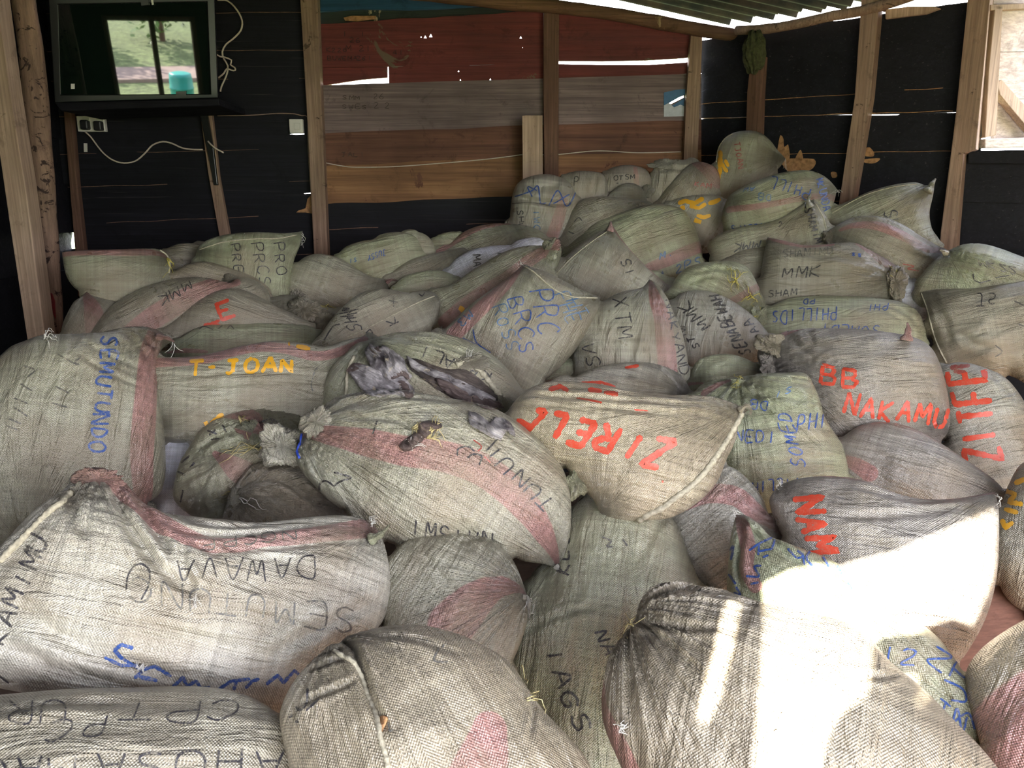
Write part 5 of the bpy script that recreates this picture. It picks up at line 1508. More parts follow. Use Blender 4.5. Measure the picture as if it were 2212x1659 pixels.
# --- right wall (window at the right edge)
mb = MB()
rows = [(88, 3), (226, 188), (257, 240), (337, 327)]
WX = 2118
for i in range(3):
    a, b = rows[i], rows[i + 1]
    k = (WX - 1515) / 575.0
    ya, yb = a[0] + (a[1] - a[0]) * k, b[0] + (b[1] - b[0]) * k
    if i == 1:   # thin streak of daylight under this board
        bot = [(1515, b[0] - 1), (1700, 249), (1870, 246.5), (1880, 246.8), (1940, 246.0), (1950, 245.8), (2020, 243.5), (WX, 240)]
        top = wavy(1515, WX, a[0], ya, 2, 80)
        plank_px(mb, wr_, RN, top, bot, 0.025, 0, 0.003)
    elif i == 2:
        top = [(1515, 257), (1700, 249), (1875, 248), (1885, 249.2), (1938, 248.6), (1945, 246.2), (2020, 244), (2060, 243.6), (WX, 240.2)]
        plank_px(mb, wr_, RN, top, wavy(1515, WX, b[0], yb, 2, 84), 0.025, 0, 0.005)
    else:
        plank_px(mb, wr_, RN, wavy(1515, WX, a[0], ya, 3, 85), wavy(1515, WX, b[0], yb, 2, 80), 0.025, 0, 0.001)
    edge_strip(mb, wr_, RN, wavy(1515, WX - 60, b[0] - 1, b[0] + (yb - b[0]) * .9 - 1, 2, 80 + i), 0.0, 50 + i, 1)
low = [(337, 326), (432, 440), (540, 560), (660, 700), (820, 890), (1100, 1300)]
for i in range(len(low) - 1):
    a, b = low[i], low[i + 1]
    tp = wavy(1515, 2460, a[0], a[1], 2, 90 + i)
    tp = [(x, y - 5) for x, y in tp]
    bt = wavy(1515, 2460, b[0], b[1], 2, 91 + i)
    plank_px(mb, wr_, RN, tp, bt, 0.02, 0, 0.002 + 0.022 * (i % 2))
    edge_strip(mb, wr_, RN, bt[:18], 0.0, 60 + i, 1)
# bottom rail of the window
plank_px(mb, wr_, RN, [(2092, 327), (2460, 326)], [(2092, 352), (2460, 356)], 0.05, 0, -0.04)
# rest of the wall beyond the frame, and the short end wall
pe = wr_(2460, 400)
k0 = (Vector((pe.x, pe.y, 0)) - RC).dot(RD)
for i in range(12):
    z0, z1 = i * 0.27, i * 0.27 + 0.266
    z1 = z0 + .27
    mb.prism([RC + RD * (k0 - .02) + Vector((0, 0, z0)), RC + RD * 5.2 + Vector((0, 0, z0)), RC + RD * 5.2 + Vector((0, 0, z1)), RC + RD * (k0 - .02) + Vector((0, 0, z1))], RN, 0.025, 0)
# flaked patches where the paint and the plank surface are gone
for pl, sd in (('1678,345 1680,318 1686,292 1692,300 1694,318 1702,312 1704,345', 1), ('1718,345 1724,330 1730,324 1734,345', 2), ('1690,345 1756,343 1762,352 1752,366 1722,372 1700,368', 3), ('1860,335 1868,322 1878,318 1888,330 1886,338', 4), ('1862,345 1900,342 1890,352 1870,352', 5), ('1795,372 1806,372 1808,382 1798,384', 6)):
    p, c = parse(pl)
    panel(mb, [wr_(x, y, -0.001) for x, y in smooth_path(p, 4, True)], RN, 0.003, (), 1)
o = mb.build('wall_right', [M_BLACK, M_OCHRE], origin=RC.copy())
tag(o, kind='structure')

# --- roof
A_ = wb(1515, 12); B_ = wb(1100, -82); C_ = wr_(2100, -62)
rn = (B_ - A_).cross(C_ - A_).normalized()
if rn.z < 0: rn = -rn


def roof_z(x, y):
    return A_.z - (rn.x * (x - A_.x) + rn.y * (y - A_.y)) / rn.z


mb = MB()
xs = np.arange(-2.75, 5.6, 0.1)
ys = np.arange(-0.95, 4.78, 0.0127)
vs = [(x, y, roof_z(x, y) + 0.009 * math.sin(y * 2 * math.pi / 0.076)) for x in xs for y in ys]
ny = len(ys)
mb.add(vs, [(i * ny + j, (i + 1) * ny + j, (i + 1) * ny + j + 1, i * ny + j + 1) for i in range(len(xs) - 1) for j in range(ny - 1)
            if (Vector(vs[i * ny + j]) - RC).dot(RN) < 0.12])
o = mb.build('ceiling', [M_ROOF], smooth=True, origin=Vector((0, 2, 2.8)))
md = o.modifiers.new('thickness', 'SOLIDIFY'); md.thickness = 0.002
tag(o, kind='structure')

panel(MBL, [Vector((LEFT_X, REAR_Y, 2.84)), Vector((LEFT_X, BACK_Y + .02, 2.84)), Vector((LEFT_X, BACK_Y + .02, roof_z(LEFT_X, BACK_Y))), Vector((LEFT_X, REAR_Y, roof_z(LEFT_X, REAR_Y)))], LN, 0.025)
o = MBL.build('wall_left', [M_BLACK], origin=Vector((LEFT_X, 2, 0)))
tag(o, kind='structure')
# --- floor
mb = MB()
mb.prism([(-2.7, -0.9, 0), (5.6, -0.9, 0), (5.6, 5.0, 0), (-2.7, 5.0, 0)], Vector((0, 0, -1)), 0.04)
o = mb.build('floor', [M_FLOOR], origin=Vector((0, 2, 0)))
tag(o, kind='structure')


def post_px(poly, proj, n, t, mat, label, off=0.0, name='wall_post', cat='post', group=None, bevel=0.004):
    """sawn timber: the px outline on its plane, t metres deep toward the room"""
    mb = MB()
    p = parse(poly)[0]
    panel(mb, [proj(x, y, off) for x, y in p], n, t)
    o = mb.build(name, [mat], bevel=bevel)
    tag(o, label, cat, group, 'thing')
    return o


PO = 'timber posts of the shed'
post_px('645,-60 683,-60 696,270 708,551 708,760 680,760 678,551 664,270', lambda x, y, o: wb(x, y, -0.07), YN, 0.066, M_POST,
        'pale rough post on the back wall between black and red planks', group=PO)
post_px('1174,-20 1208,-20 1207,200 1206,560 1178,560 1174,200', lambda x, y, o: wb(x, y, -0.06), YN, 0.056, M_POSTDK,
        'dark brown post in the middle of the red and grey planks', group=PO)
post_px('1493,70 1518,70 1512,220 1504,420 1474,420 1482,220', lambda x, y, o: wb(x, y, -0.05), YN, 0.046, M_POST,
        'corner post where the back wall meets the black side wall', group=PO)
post_px('430,228 455,228 472,380 496,512 500,640 478,640 474,512 452,390', lambda x, y, o: wb(x, y, -0.04), YN, 0.036, M_POST,
        'thin post below the television on the black planks', group=PO)
post_px('136,228 152,225 166,400 182,545 190,640 168,640 162,545 150,400', lambda x, y, o: wb(x, y, -0.05), YN, 0.045, M_POSTDK,
        'narrow dark post in the back left corner beside the bright slit', group=PO)
post_px('430,240 446,238 462,330 470,400 462,400 448,330', lambda x, y, o: wb(x, y, -0.06), YN, 0.02, M_TVB,
        'short black batten under the right end of the television shelf', group=PO, name='batten')
post_px('1621,130 1650,120 1645,200 1638,420 1607,420 1614,200', lambda x, y, o: wr_(x, y, -0.06), RN, 0.056, M_POSTDK,
        'reddish post on the side wall behind the topmost sack, dark wad hung on it', group=PO)
post_px('1862,-30 1902,-30 1880,210 1842,440 1836,520 1806,520 1812,440 1846,210', lambda x, y, o: wr_(x, y, -0.08), RN, 0.076, M_POST,
        'brown post on the black side wall, second from the window', group=PO)
post_px('2094,-40 2142,-40 2124,160 2108,322 2082,332 2068,500 2060,640 2024,640 2032,500 2064,250', lambda x, y, o: wr_(x, y, -0.08), RN, 0.076, M_POST,
        'window post at the right with a pale sunlit upper part', group=PO)
post_px('1128,250 1136,249 1172,249 1175,1046 1135,1046', lambda x, y, o: wb(x, y, -0.16), YN, 0.045, M_SAWN,
        'short light plank standing upright against the back wall behind the drum-shaped sack', name='leaning_plank', cat='plank')
# left: sawn post near the lens and the pocked round post
PL = Vector((0, 3.55, 0))
post_px('-45,-60 -14,-60 22,203 54,400 96,722 110,860 74,860 60,742 20,480 -20,200', lambda x, y, o: on_plane(x, y, PL, YN), YN, 0.09, M_SAWN,
        'squared pale post at the far left edge, nail scars down its face', group=PO)
P2 = [(48, -60), (50, 0), (66, 100), (80, 250), (94, 400), (104, 560), (112, 720), (116, 860)]
mb = MB()
pts = [on_plane(x, y, Vector((0, 3.85, 0)), YN) for x, y in P2]
pts = [Vector(p) for p in smooth_path(pts, 0.05)]
mb.tube(pts, 0.05, 20, rs=[0.052 + 0.006 * mnoise.noise(p * 5) for p in pts])
o = mb.build('wall_post', [M_LOG], smooth=True)
tag(o, 'round pocked post just right of the squared pale one, red paint near its foot', 'post', PO, 'thing')
mb = MB()
for k in range(1):
    pr = [on_plane(x, y, Vector((0, 3.78, 0)), YN) for x, y in [(88, 634), (98, 631), (112, 634), (118, 650), (120, 690), (112, 672), (104, 682), (94, 676), (86, 660)]]
    panel(mb, pr, YN, 0.004)
mb.build('red_paint_mark', [plain('faded_red_paint', (0.25, 0.03, 0.03), 0.7)], o)

# beams under the roof
def pole(pts3, r, mat, name, label, cat, n=12, amp=0.12, group=None):
    mb = MB()
    P = [Vector(p) for p in smooth_path(pts3, 0.06)]
    mb.tube(P, r, n, rs=[r * (1 + amp * mnoise.noise(p * 6) + amp * .6 * mnoise.noise(p * 17)) for p in P])
    o = mb.build(name, [mat], smooth=True)
    tag(o, label, cat, group, 'thing')
    return o


pole([wb(x, y, -0.07) for x, y in [(880, -16), (1000, -4), (1100, 8), (1210, 16), (1320, 30), (1420, 48), (1520, 66), (1645, 84)]], 0.035, M_BEAM, 'roof_beam', 'rough brown beam along the top of the back wall, dropping to the right', 'beam')
pole([wr_(x, y, -0.08) for x, y in [(1590, 66), (1660, 62), (1730, 50), (1800, 34), (1860, 24), (1930, 4), (2010, -22), (2120, -46)]], 0.024, M_POST, 'roof_pole', 'thin bent pole running under the roof along the side wall', 'pole')
post_px('1912,20 1960,14 2018,14 2032,18 2000,30 1912,41', lambda x, y, o: wr_(x, y, -0.03), RN, 0.025, M_SAWN,
        'pale pointed board end under the eave of the side wall', name='board_offcut', cat='plank')
post_px('1905,-10 1926,-10 1912,24 1904,24', lambda x, y, o: wr_(x, y, -0.04), RN, 0.03, M_POSTDK, 'short dark strut between post and pointed board end', name='strut', cat='plank')
# wad of dark netting on the side wall
mb = MB()
c0 = wr_(1630, 112, -0.1)
for k in range(1):
    nu, nw = 40, 24
    vs = []
    for j in range(nw + 1):
        ph = math.pi * j / nw
        for i in range(nu):
            th = 2 * math.pi * i / nu
            d = Vector((math.sin(ph) * math.cos(th), math.sin(ph) * math.sin(th), math.cos(ph)))
            pl = 1 + 0.25 * mnoise.noise(d * 3) + 0.12 * math.sin(th * 9 + d.z * 4)
            vs.append(c0 + Vector((d.x * 0.055, d.y * 0.045, d.z * 0.098)) * pl)
    mb.add(vs, [(j * nu + i, (j + 1) * nu + i, (j + 1) * nu + (i + 1) % nu, j * nu + (i + 1) % nu) for j in range(nw) for i in range(nu)])
o = mb.build('cloth_wad', [plain('mossy_cloth', (0.045, 0.05, 0.018), 0.95, var=0.5, scale=60, bump=0.01)], smooth=True)
tag(o, 'dark mossy wad of cloth hanging under the beam by the side wall', 'cloth', kind='thing')

# torn blue and white paper on the grey plank
mb = MB(); panel(mb, [wb(x, y, -0.004) for x, y in [(1434, 200), (1460, 194), (1486, 192), (1486, 250), (1434, 252)]], YN, 0.002, [[wb(x, y, -0.004) for x, y in [(1438, 230), (1448, 221), (1478, 204), (1480, 211), (1450, 229)]]])
mb2 = MB(); panel(mb2, [wb(x, y, -0.006) for x, y in [(1434, 228), (1445, 222), (1456, 232), (1470, 226), (1484, 232), (1484, 251), (1434, 252)]], YN, 0.0015)
o = mb.build('torn_notice', [plain('notice_blue', (0.03, 0.11, 0.22), 0.6)])
mb2.build('white_part', [plain('notice_white', (0.42, 0.45, 0.5), 0.6)], o)
tag(o, 'torn blue and white notice on the grey plank next to the corner post', 'notice', kind='thing')


# pencilled names and numbers on the planks (part of the wall surface)
def wall_text(items, proj, name, col, w=0.004):
    mb = MB()
    for it in items:
        for stt in text_strokes(*it):
            P = [Vector(proj(x, y, -0.003)) for x, y in (smooth_path(stt, 3) if len(stt) > 2 else stt)]
            mb.tube(P, w * 0.5, 4)
    return mb


mb = wall_text([('10518', 740, 78, 13, 0, 0, -10), ('2675', 755, 92, 13, 0, 0, -10), ('M 219', 748, 110, 14, 0, 0, -11), ('K226', 705, 112, 12, 0, 0, -9), ('BUWEMA', 708, 130, 11, 0, 0, -9), ('261', 770, 130, 12, 0, 0, -9), ('41', 850, 118, 12, 0, 0, -9)], wb, 'a', None, 0.003)
mb.build('handwriting', [plain('dark_pencil', (0.035, 0.02, 0.02), 0.8)], WALL_BACK)
mb = wall_text([('SMM', 740, 215, 14, 0, 0, -9), ('265', 808, 213, 12, 0, 0, -12), ('SWES', 740, 235, 14, 0, 0, -9), ('252', 808, 233, 12, 0, 0, -12), ('JALI', 738, 338, 13, 0, 0, -9)], wb, 'a', None, 0.003)
mb.build('handwriting', [plain('dark_pencil2', (0.05, 0.035, 0.03), 0.8)], WALL_BACK)

# --- television in its black frame
tvc = at_y(290, 110, 4.28)
WIN_C = Vector((-1.45, REAR_Y, 1.50))
tn = ((CAM - tvc).normalized() + (WIN_C - tvc).normalized()).normalized()
tvp = lambda x, y, off=0.0: on_plane(x, y, tvc + tn * off, tn)
mb = MB()
outer = [(103, -22), (462, -30), (471, 212), (118, 222)]
inner = [(124, 10), (447, 4), (455, 203), (130, 205)]
panel(mb, [tvp(x, y, 0.012) for x, y in outer], -tn, 0.05, [[tvp(x, y, 0.012) for x, y in inner]])
tv = mb.build('television', [M_TVB], bevel=0.004)
tag(tv, 'television in a black frame high on the back wall, reflecting a window and grass', 'television', kind='thing')
mb = MB(); panel(mb, [tvp(x, y, 0.004) for x, y in [(118, 4), (452, -2), (460, 208), (124, 210)]], -tn, 0.03)
mb.build('screen', [M_SCREEN], tv)
mb = MB(); panel(mb, [tvp(x, y, 0.016) for x, y in [(380, 198), (402, 197), (402, 205), (380, 206)]], -tn, 0.006)
mb.build('sensor', [M_TVB], tv)
mb = MB(); panel(mb, [tvp(x, y, 0.008) for x, y in [(153, 181), (161, 181), (161, 192), (153, 192)]], -tn, 0.003)
mb.build('sticker', [M_WPL], tv)
mb = MB(); panel(mb, [tvp(x, y, -0.04) for x, y in [(110, -10), (460, -15), (468, 200), (122, 210)]], -tn, 0.05)
mb.build('back_case', [M_TVB], tv)
mb = MB(); panel(mb, [tvp(x, y, 0.03) for x, y in [(303, -8), (322, -8), (320, 10), (305, 12)]], -tn, 0.02)
mb.build('clip', [M_BPL], tv)
mb = MB(); panel(mb, [tvp(x, y, 0.032) for x, y in [(325, -8), (330, -8), (332, 10), (328, 11)]], -tn, 0.008)
mb.build('clip', [M_WPL], tv)
post_px('118,222 472,213 474,228 132,240', lambda x, y, o: on_plane(x, y, Vector((0, 4.2, 0)), YN), YN, 0.4, M_BLACK, 'black wooden shelf board carrying the television', name='shelf', cat='shelf')

# cables, sockets, switch
def cable(px, proj, r, mat, name, label, off=-0.008):
    mb = MB()
    P = [proj(x, y, off) for x, y in px]
    P = [Vector(p) for p in smooth_path(P, 0.02)]
    mb.tube(P, r, 8)
    o = mb.build(name, [mat], smooth=True)
    tag(o, label, 'cable', kind='thing')
    return o


cable([(180, 281), (196, 296), (214, 320), (228, 335), (246, 347), (268, 352), (292, 348), (312, 332), (330, 313), (352, 306), (372, 310), (395, 320), (420, 323), (438, 323)], wb, 0.0045, M_CABLE, 'power_cable', 'white cable looping from the double socket to the batten', -0.02)
cable([(449, 305), (462, 318), (483, 330)], wb, 0.0045, M_CABLE, 'cable_end', 'short loose cable end crossing the thin post', -0.075)
cable([(470, 0), (492, 2), (512, 22), (523, 45), (520, 66), (503, 84), (488, 96), (480, 112), (484, 128), (492, 142), (490, 160), (478, 188), (476, 198)], wb, 0.005, M_CABLE, 'aerial_cable', 'pale cable curling down the wall at the right of the television', -0.03)
cable([(456, -10), (460, 40), (463, 80), (468, 118), (486, 124), (500, 130), (498, 140), (507, 146), (508, 152), (500, 152), (490, 148), (484, 158), (472, 168)], wb, 0.0045, M_CABLE, 'coiled_cable', 'thin tangled cable knotted beside the television frame', -0.045)
cable([(470, 250), (540, 249), (600, 245), (636, 246), (652, 250), (664, 252), (666, 330), (672, 420)], wb, 0.003, M_CABLED, 'switch_wire', 'thin wire clipped along the black planks to the light switch', -0.012)
cable([(704, 352), (730, 357), (760, 361), (850, 360), (960, 352), (1040, 345), (1100, 338), (1130, 334), (1200, 334), (1290, 326), (1380, 330), (1470, 328)], wb, 0.0028, M_CABLE, 'wall_wire', 'thin wire strung along the brown planks of the back wall', -0.012)
mb = MB(); mb.box(wb(199, 268, -0.02), Vector((1, 0, 0)), YN, Vector((0, 0, 1)), 0.158, 0.03, 0.085)
so_ = mb.build('double_socket', [M_WPL], bevel=0.004)
tag(so_, 'white double wall socket with two black plugs below the television', 'socket', kind='thing')
for x, y in ((184, 270), (213, 272)):
    mb = MB(); mb.box(wb(x, y, -0.05), Vector((1, 0, 0)), YN, Vector((0, 0, 1)), 0.045, 0.04, 0.052)
    mb.build('plug', [M_BPL], so_, bevel=0.008)
for x in (191, 206):
    mb = MB(); mb.box(wb(x, 258, -0.038), Vector((1, 0, 0)), YN, Vector((0, 0, 1)), 0.012, 0.008, 0.016)
    mb.build('rocker', [M_WPL], so_)
mb = MB(); mb.box(wb(641, 273, -0.02), Vector((1, 0, 0)), YN, Vector((0, 0, 1)), 0.078, 0.03, 0.078)
sw = mb.build('light_switch', [M_WPL], bevel=0.004)
tag(sw, 'white single light switch left of the pale back wall post', 'switch', kind='thing')
mb = MB(); mb.box(wb(642, 273, -0.038), Vector((1, 0, 0)), YN, Vector((0, 0, 1)), 0.034, 0.008, 0.036)
mb.build('rocker', [M_WPL], sw, bevel=0.002)
mb = MB(); mb.box(wb(185, 319, -0.01), Vector((1, 0, 0)), YN, Vector((0.1, 0, 1)).normalized(), 0.016, 0.01, 0.048)
o = mb.build('cable_tag', [M_WPL]); tag(o, 'small white tab on the black planks under the socket', 'tag', kind='thing')

# --- shutter swung open outside the side window
hp = wr_(2150, 170, 0.06)
SN = Vector((-0.25, 1, 0)).normalized()
shp = lambda x, y, off=0.0: on_plane(x, y, hp + SN * off, SN)
mb = MB()
for i, (a, b) in enumerate([(-60, 8), (9, 112), (113.5, 214), (215, 316)]):
    panel(mb, [shp(2152, a), shp(2420, a - 3), shp(2420, b - 3), shp(2146, b)], SN, 0.022)
sh = mb.build('window_shutter', [M_SHUT])
tag(sh, 'pale plank shutter standing open outside the side window', 'shutter', kind='thing')
for q, nm in (('2150,10 2166,14 2152,292 2128,298 2136,150', 'side_batten'), ('2154,178 2164,172 2240,256 2240,300 2160,205', 'diagonal_brace'), ('2140,10 2420,-2 2420,10 2140,22', 'top_batten'), ('2128,300 2420,290 2420,312 2128,320', 'bottom_batten')):
    mb = MB(); panel(mb, [shp(x, y, -0.05) for x, y in parse(q)[0]], SN, 0.04)
    mb.build(nm, [M_SAWN if nm != 'bottom_batten' else M_SHUT], sh, bevel=0.003)
mb = MB()
mb.box(wr_(2118, 262, 0.0), RD, RN, Vector((0, 0, 1)), 0.03, 0.02, 0.14)
mb.tube([wr_(2122, 20, 0.03), wr_(2104, 322, 0.03)], 0.008, 8)
mb.build('hinge', [M_RUST], sh)

# --- brown board at the lower right
bp = CAM + ray(2150, 1360) * 2.1
bn = Vector((-0.25, -0.55, 0.8)).normalized()
mb = MB(); panel(mb, [on_plane(x, y, bp, bn) for x, y in [(2040, 1470), (2100, 1290), (2300, 1200), (2420, 1420), (2200, 1560)]], -bn, 0.02)
o = mb.build('brown_board', [M_BOARD]); tag(o, 'flat brown board showing between sacks near the lower right edge', 'board', kind='thing')
# ------------------------------------------------------------------ rear wall with its window and added light openings, and what lies outside
def wall_rear_build():
    mb = MB()
    outer = [(LEFT_X - .02, REAR_Y, 0), (5.3, REAR_Y, 0), (5.3, REAR_Y, roof_z(5.3, REAR_Y) + .012), (LEFT_X - .02, REAR_Y, roof_z(LEFT_X, REAR_Y) + .012)]
    holes = [[(x, REAR_Y, z) for x, z in h] for h in REAR_HOLES]
    panel(mb, [Vector(p) for p in outer], Vector((0, -1, 0)), 0.03, [[Vector(p) for p in h] for h in holes])
    e0 = RC + RD * 5.18
    for i in range(12):
        z0 = i * .3
        mb.prism([Vector((e0.x, e0.y, z0)), Vector((e0.x, REAR_Y, z0)), Vector((e0.x, REAR_Y, z0 + .298)), Vector((e0.x, e0.y, z0 + .298))], Vector((1, 0, 0)), 0.03)
    o = mb.build('wall_rear', [M_BLACK], origin=Vector((0, REAR_Y, 0)))
    tag(o, kind='structure')


WINR = (-1.66, -0.84, 0.98, 1.80)     # rear window x0,x1,z0,z1
REAR_HOLES = [[(WINR[0], WINR[2]), (WINR[1], WINR[2]), (WINR[1], WINR[3]), (WINR[0], WINR[3])]]
# sun opening, its ragged outline shaped to cast the patch and shadow on the sacks
REAR_HOLES += [[(-.39, 2.48), (-.33, 2.515), (-.22, 2.545), (-.08, 2.575), (.08, 2.66), (.168, 2.715), (.160, 2.50), (.112, 2.365), (.064, 2.385), (.024, 2.371), (-.028, 2.332),
                (-.117, 2.323), (-.16, 2.275), (-.165, 2.238), (-.177, 2.18), (-.206, 2.158), (-.226, 2.135), (-.239, 2.10), (-.247, 2.05), (-.255, 1.90), (-.352, 1.90), (-.353, 2.05), (-.356, 2.18), (-.361, 2.335)],
               [(-.437, 2.385), (-.410, 2.40), (-.408, 2.267), (-.420, 2.177), (-.433, 2.129), (-.457, 2.131), (-.454, 2.195), (-.444, 2.278)],
               [(-.447, 2.085), (-.468, 2.085), (-.468, 1.98), (-.447, 1.98)],
               [(-.095, 2.229), (-.060, 2.240), (-.022, 2.226), (-.045, 2.205), (-.054, 2.177), (-.096, 2.151), (-.110, 2.139), (-.104, 2.175), (-.078, 2.204)],
               [(-.52, .12), (.52, .12), (.52, 1.72), (-.52, 1.72)],  # this opening and the next are unseen, added for more frontal daylight
               [(.72, .12), (2.9, .12), (2.9, 2.55), (.72, 2.55)]]
wall_rear_build()
mb = MB()
x0, x1, z0, z1 = WINR
for a, b, c, d in ((x0 - .05, x0, z0 - .05, z1 + .05), (x1, x1 + .05, z0 - .05, z1 + .05), (x0, x1, z0 - .05, z0), (x0, x1, z1, z1 + .05), (x0 + .40, x0 + .45, z0, z1)):
    mb.prism([(a, REAR_Y + .02, c), (b, REAR_Y + .02, c), (b, REAR_Y + .02, d), (a, REAR_Y + .02, d)], Vector((0, -1, 0)), 0.07)
o = mb.build('window_1', [M_POSTDK], origin=Vector(((x0 + x1) / 2, REAR_Y, z0)))
tag(o, kind='structure')
# tin awning, added to keep direct sun out of the rear window
mb = MB()
mb.prism([(-4.2, REAR_Y - .05, 2.62), (-0.62, REAR_Y - .05, 2.62), (-0.95, -3.0, 2.3), (-4.2, -3.0, 2.3)], Vector((0, 0, 1)), 0.02)
o = mb.build('sun_block_awning', [M_ROOF]); tag(o, 'low tin awning added outside the rear window to block the sun', 'roof', kind='thing')
# grass, path, barrel, shrubs
mb = MB()
n = 90
gx = np.concatenate([-np.geomspace(60, .3, n // 2), np.geomspace(.3, 60, n // 2)])
vs = [(x, y, -0.06 + 0.05 * mnoise.noise(Vector((x * .5, y * .5, 0)))) for x in gx for y in gx]
mb.add(vs, [(i * n + j, (i + 1) * n + j, (i + 1) * n + j + 1, i * n + j + 1) for i in range(n - 1) for j in range(n - 1)])
o = mb.build('ground', [M_GRASS], smooth=True, origin=Vector((0, 0, 0))); tag(o, kind='structure')
mb = MB()
mb.prism([(-14, -6.0, .0), (8, -6.6, .0), (8, -7.6, .0), (-14, -7.0, .0)], Vector((0, 0, -1)), 0.1)
mb.prism([(-6, REAR_Y - .03, .0), (7, REAR_Y - .03, .0), (7, -3.0, .0), (-6, -2.6, .0)], Vector((0, 0, -1)), 0.1)  # bare strip by the wall, added so the grass bounces less green inside
o = mb.build('earth_path', [M_PATH]); tag(o, kind='structure')
mb = MB()
bx, by = -0.50, -4.3
prof = [(r_ * .62, z_ * .6) for r_, z_ in [(0.0, 0.0), (.24, 0), (.26, .04), (.27, .2), (.285, .22), (.27, .24), (.275, .5), (.29, .52), (.275, .54), (.265, .78), (.25, .86), (.2, .88), (0, .88)]]
vs, fs = [], []
for r, z in prof:
    for k in range(32):
        a = k * math.pi / 16
        vs.append((bx + r * math.cos(a), by + r * math.sin(a), z))
for i in range(len(prof) - 1):
    for k in range(32):
        fs.append((i * 32 + k, i * 32 + (k + 1) % 32, (i + 1) * 32 + (k + 1) % 32, (i + 1) * 32 + k))
mb.add(vs, fs)
o = mb.build('plastic_barrel', [M_TEAL], smooth=True); tag(o, 'teal plastic barrel on the grass, seen mirrored in the television', 'barrel', kind='thing')


def shrub(x, y, r, h, seed, label):
    rnd = random.Random(seed)
    mb = MB()
    for k in range(2600):
        d = Vector((rnd.gauss(0, 1), rnd.gauss(0, 1), rnd.gauss(0, 1))).normalized()
        rr = rnd.uniform(.6, 1) * (1 + .35 * mnoise.noise(d * 2 + Vector((seed, 0, 0))))
        c = Vector((x + d.x * r * rr, y + d.y * r * rr, h * .52 + d.z * h * .5 * rr))
        a = Vector((rnd.gauss(0, 1), rnd.gauss(0, 1), rnd.gauss(0, 1))).normalized()
        b = a.cross(d).normalized()
        s_ = rnd.uniform(.05, .12)
        mb.add([c - a * s_, c + b * s_ * .5, c + a * s_, c - b * s_ * .5], [(0, 1, 2, 3)])
    o = mb.build('shrub', [M_LEAF]); tag(o, label, 'shrub', 'shrubs beyond the path', 'thing')
    mb = MB(); mb.tube([(x, y, -.1), (x, y, h * .6)], .06, 8); mb.build('trunk', [M_POSTDK], o)


for q in ((-5.6, -10.2, 1.25, 3.4, 1, 'leftmost leafy shrub beyond the earth path'), (-2.7, -10.6, 1.2, 2.8, 2, 'second leafy shrub beyond the earth path, low one'), (0.1, -10.2, 1.25, 3.8, 3, 'third and tallest leafy shrub beyond the earth path'), (2.9, -10.4, 1.2, 3.0, 4, 'rightmost leafy shrub beyond the earth path')):
    shrub(*q)
portal('window_daylight_rear', ((x0 + x1) / 2, REAR_Y - 0.04, (z0 + z1) / 2), (math.radians(90), 0, 0), x1 - x0, z1 - z0)
wc = wr_(2290, 150, 0.02)
pq = portal('window_daylight_side', wc, (0, 0, 0), 0.9, 1.0)
pq.rotation_euler = (-RN).to_track_quat('-Z', 'Y').to_euler()

portal('added_opening_low', (0, REAR_Y - 0.04, .92), (math.radians(90), 0, 0), 1.04, 1.6)  # portals over the two unseen openings added to brighten the heap
portal('added_opening_wide', (1.81, REAR_Y - 0.04, 1.335), (math.radians(90), 0, 0), 2.18, 2.43)

# ------------------------------------------------------------------ build the heap
for _i in range(len(SACKS)):
    build_sack(_i)

# ------------------------------------------------------------------ dried fish on the torn sacks
def fish_mat(name, ca, cb, cc):
    t = NT(name)
    co = t.n('TexCoord').outputs['Object']
    fl = t.n('Attribute', None, attribute_name='flow').outputs['Vector']
    mp = t.n('Mapping', {'Vector': fl, 'Scale': (16, 150, 1)})
    n1 = t.noise(mp, 1.0, 5, 0.7, dist=1.5)
    n2 = t.noise(co, 22.0, 4, 0.65, dist=1.0)
    c = t.mix(t.mr(t.noise(co, 9.0, 4, 0.7), 0.40, 0.62), ca, t.mix(t.mr(n1, 0.35, 0.65), tuple(x * .45 for x in cb), cb))
    c = t.mix(t.mr(n2, 0.60, 0.72), c, cc)
    nb = t.bump(n1, 0.006)
    return t.out(Base_Color=c, Roughness=0.5, Normal=t.bump(n2, 0.006, 1.0, nb))


M_FISH = fish_mat('dried_fish_skin', (0.055, 0.045, 0.05), (0.58, 0.535, 0.53), (0.62, 0.52, 0.36))
M_FLESH = fish_mat('dried_fish_flesh', (0.05, 0.032, 0.03), (0.20, 0.145, 0.13), (0.36, 0.27, 0.17))
BYKEY = {s['key']: s for s in SACKS}


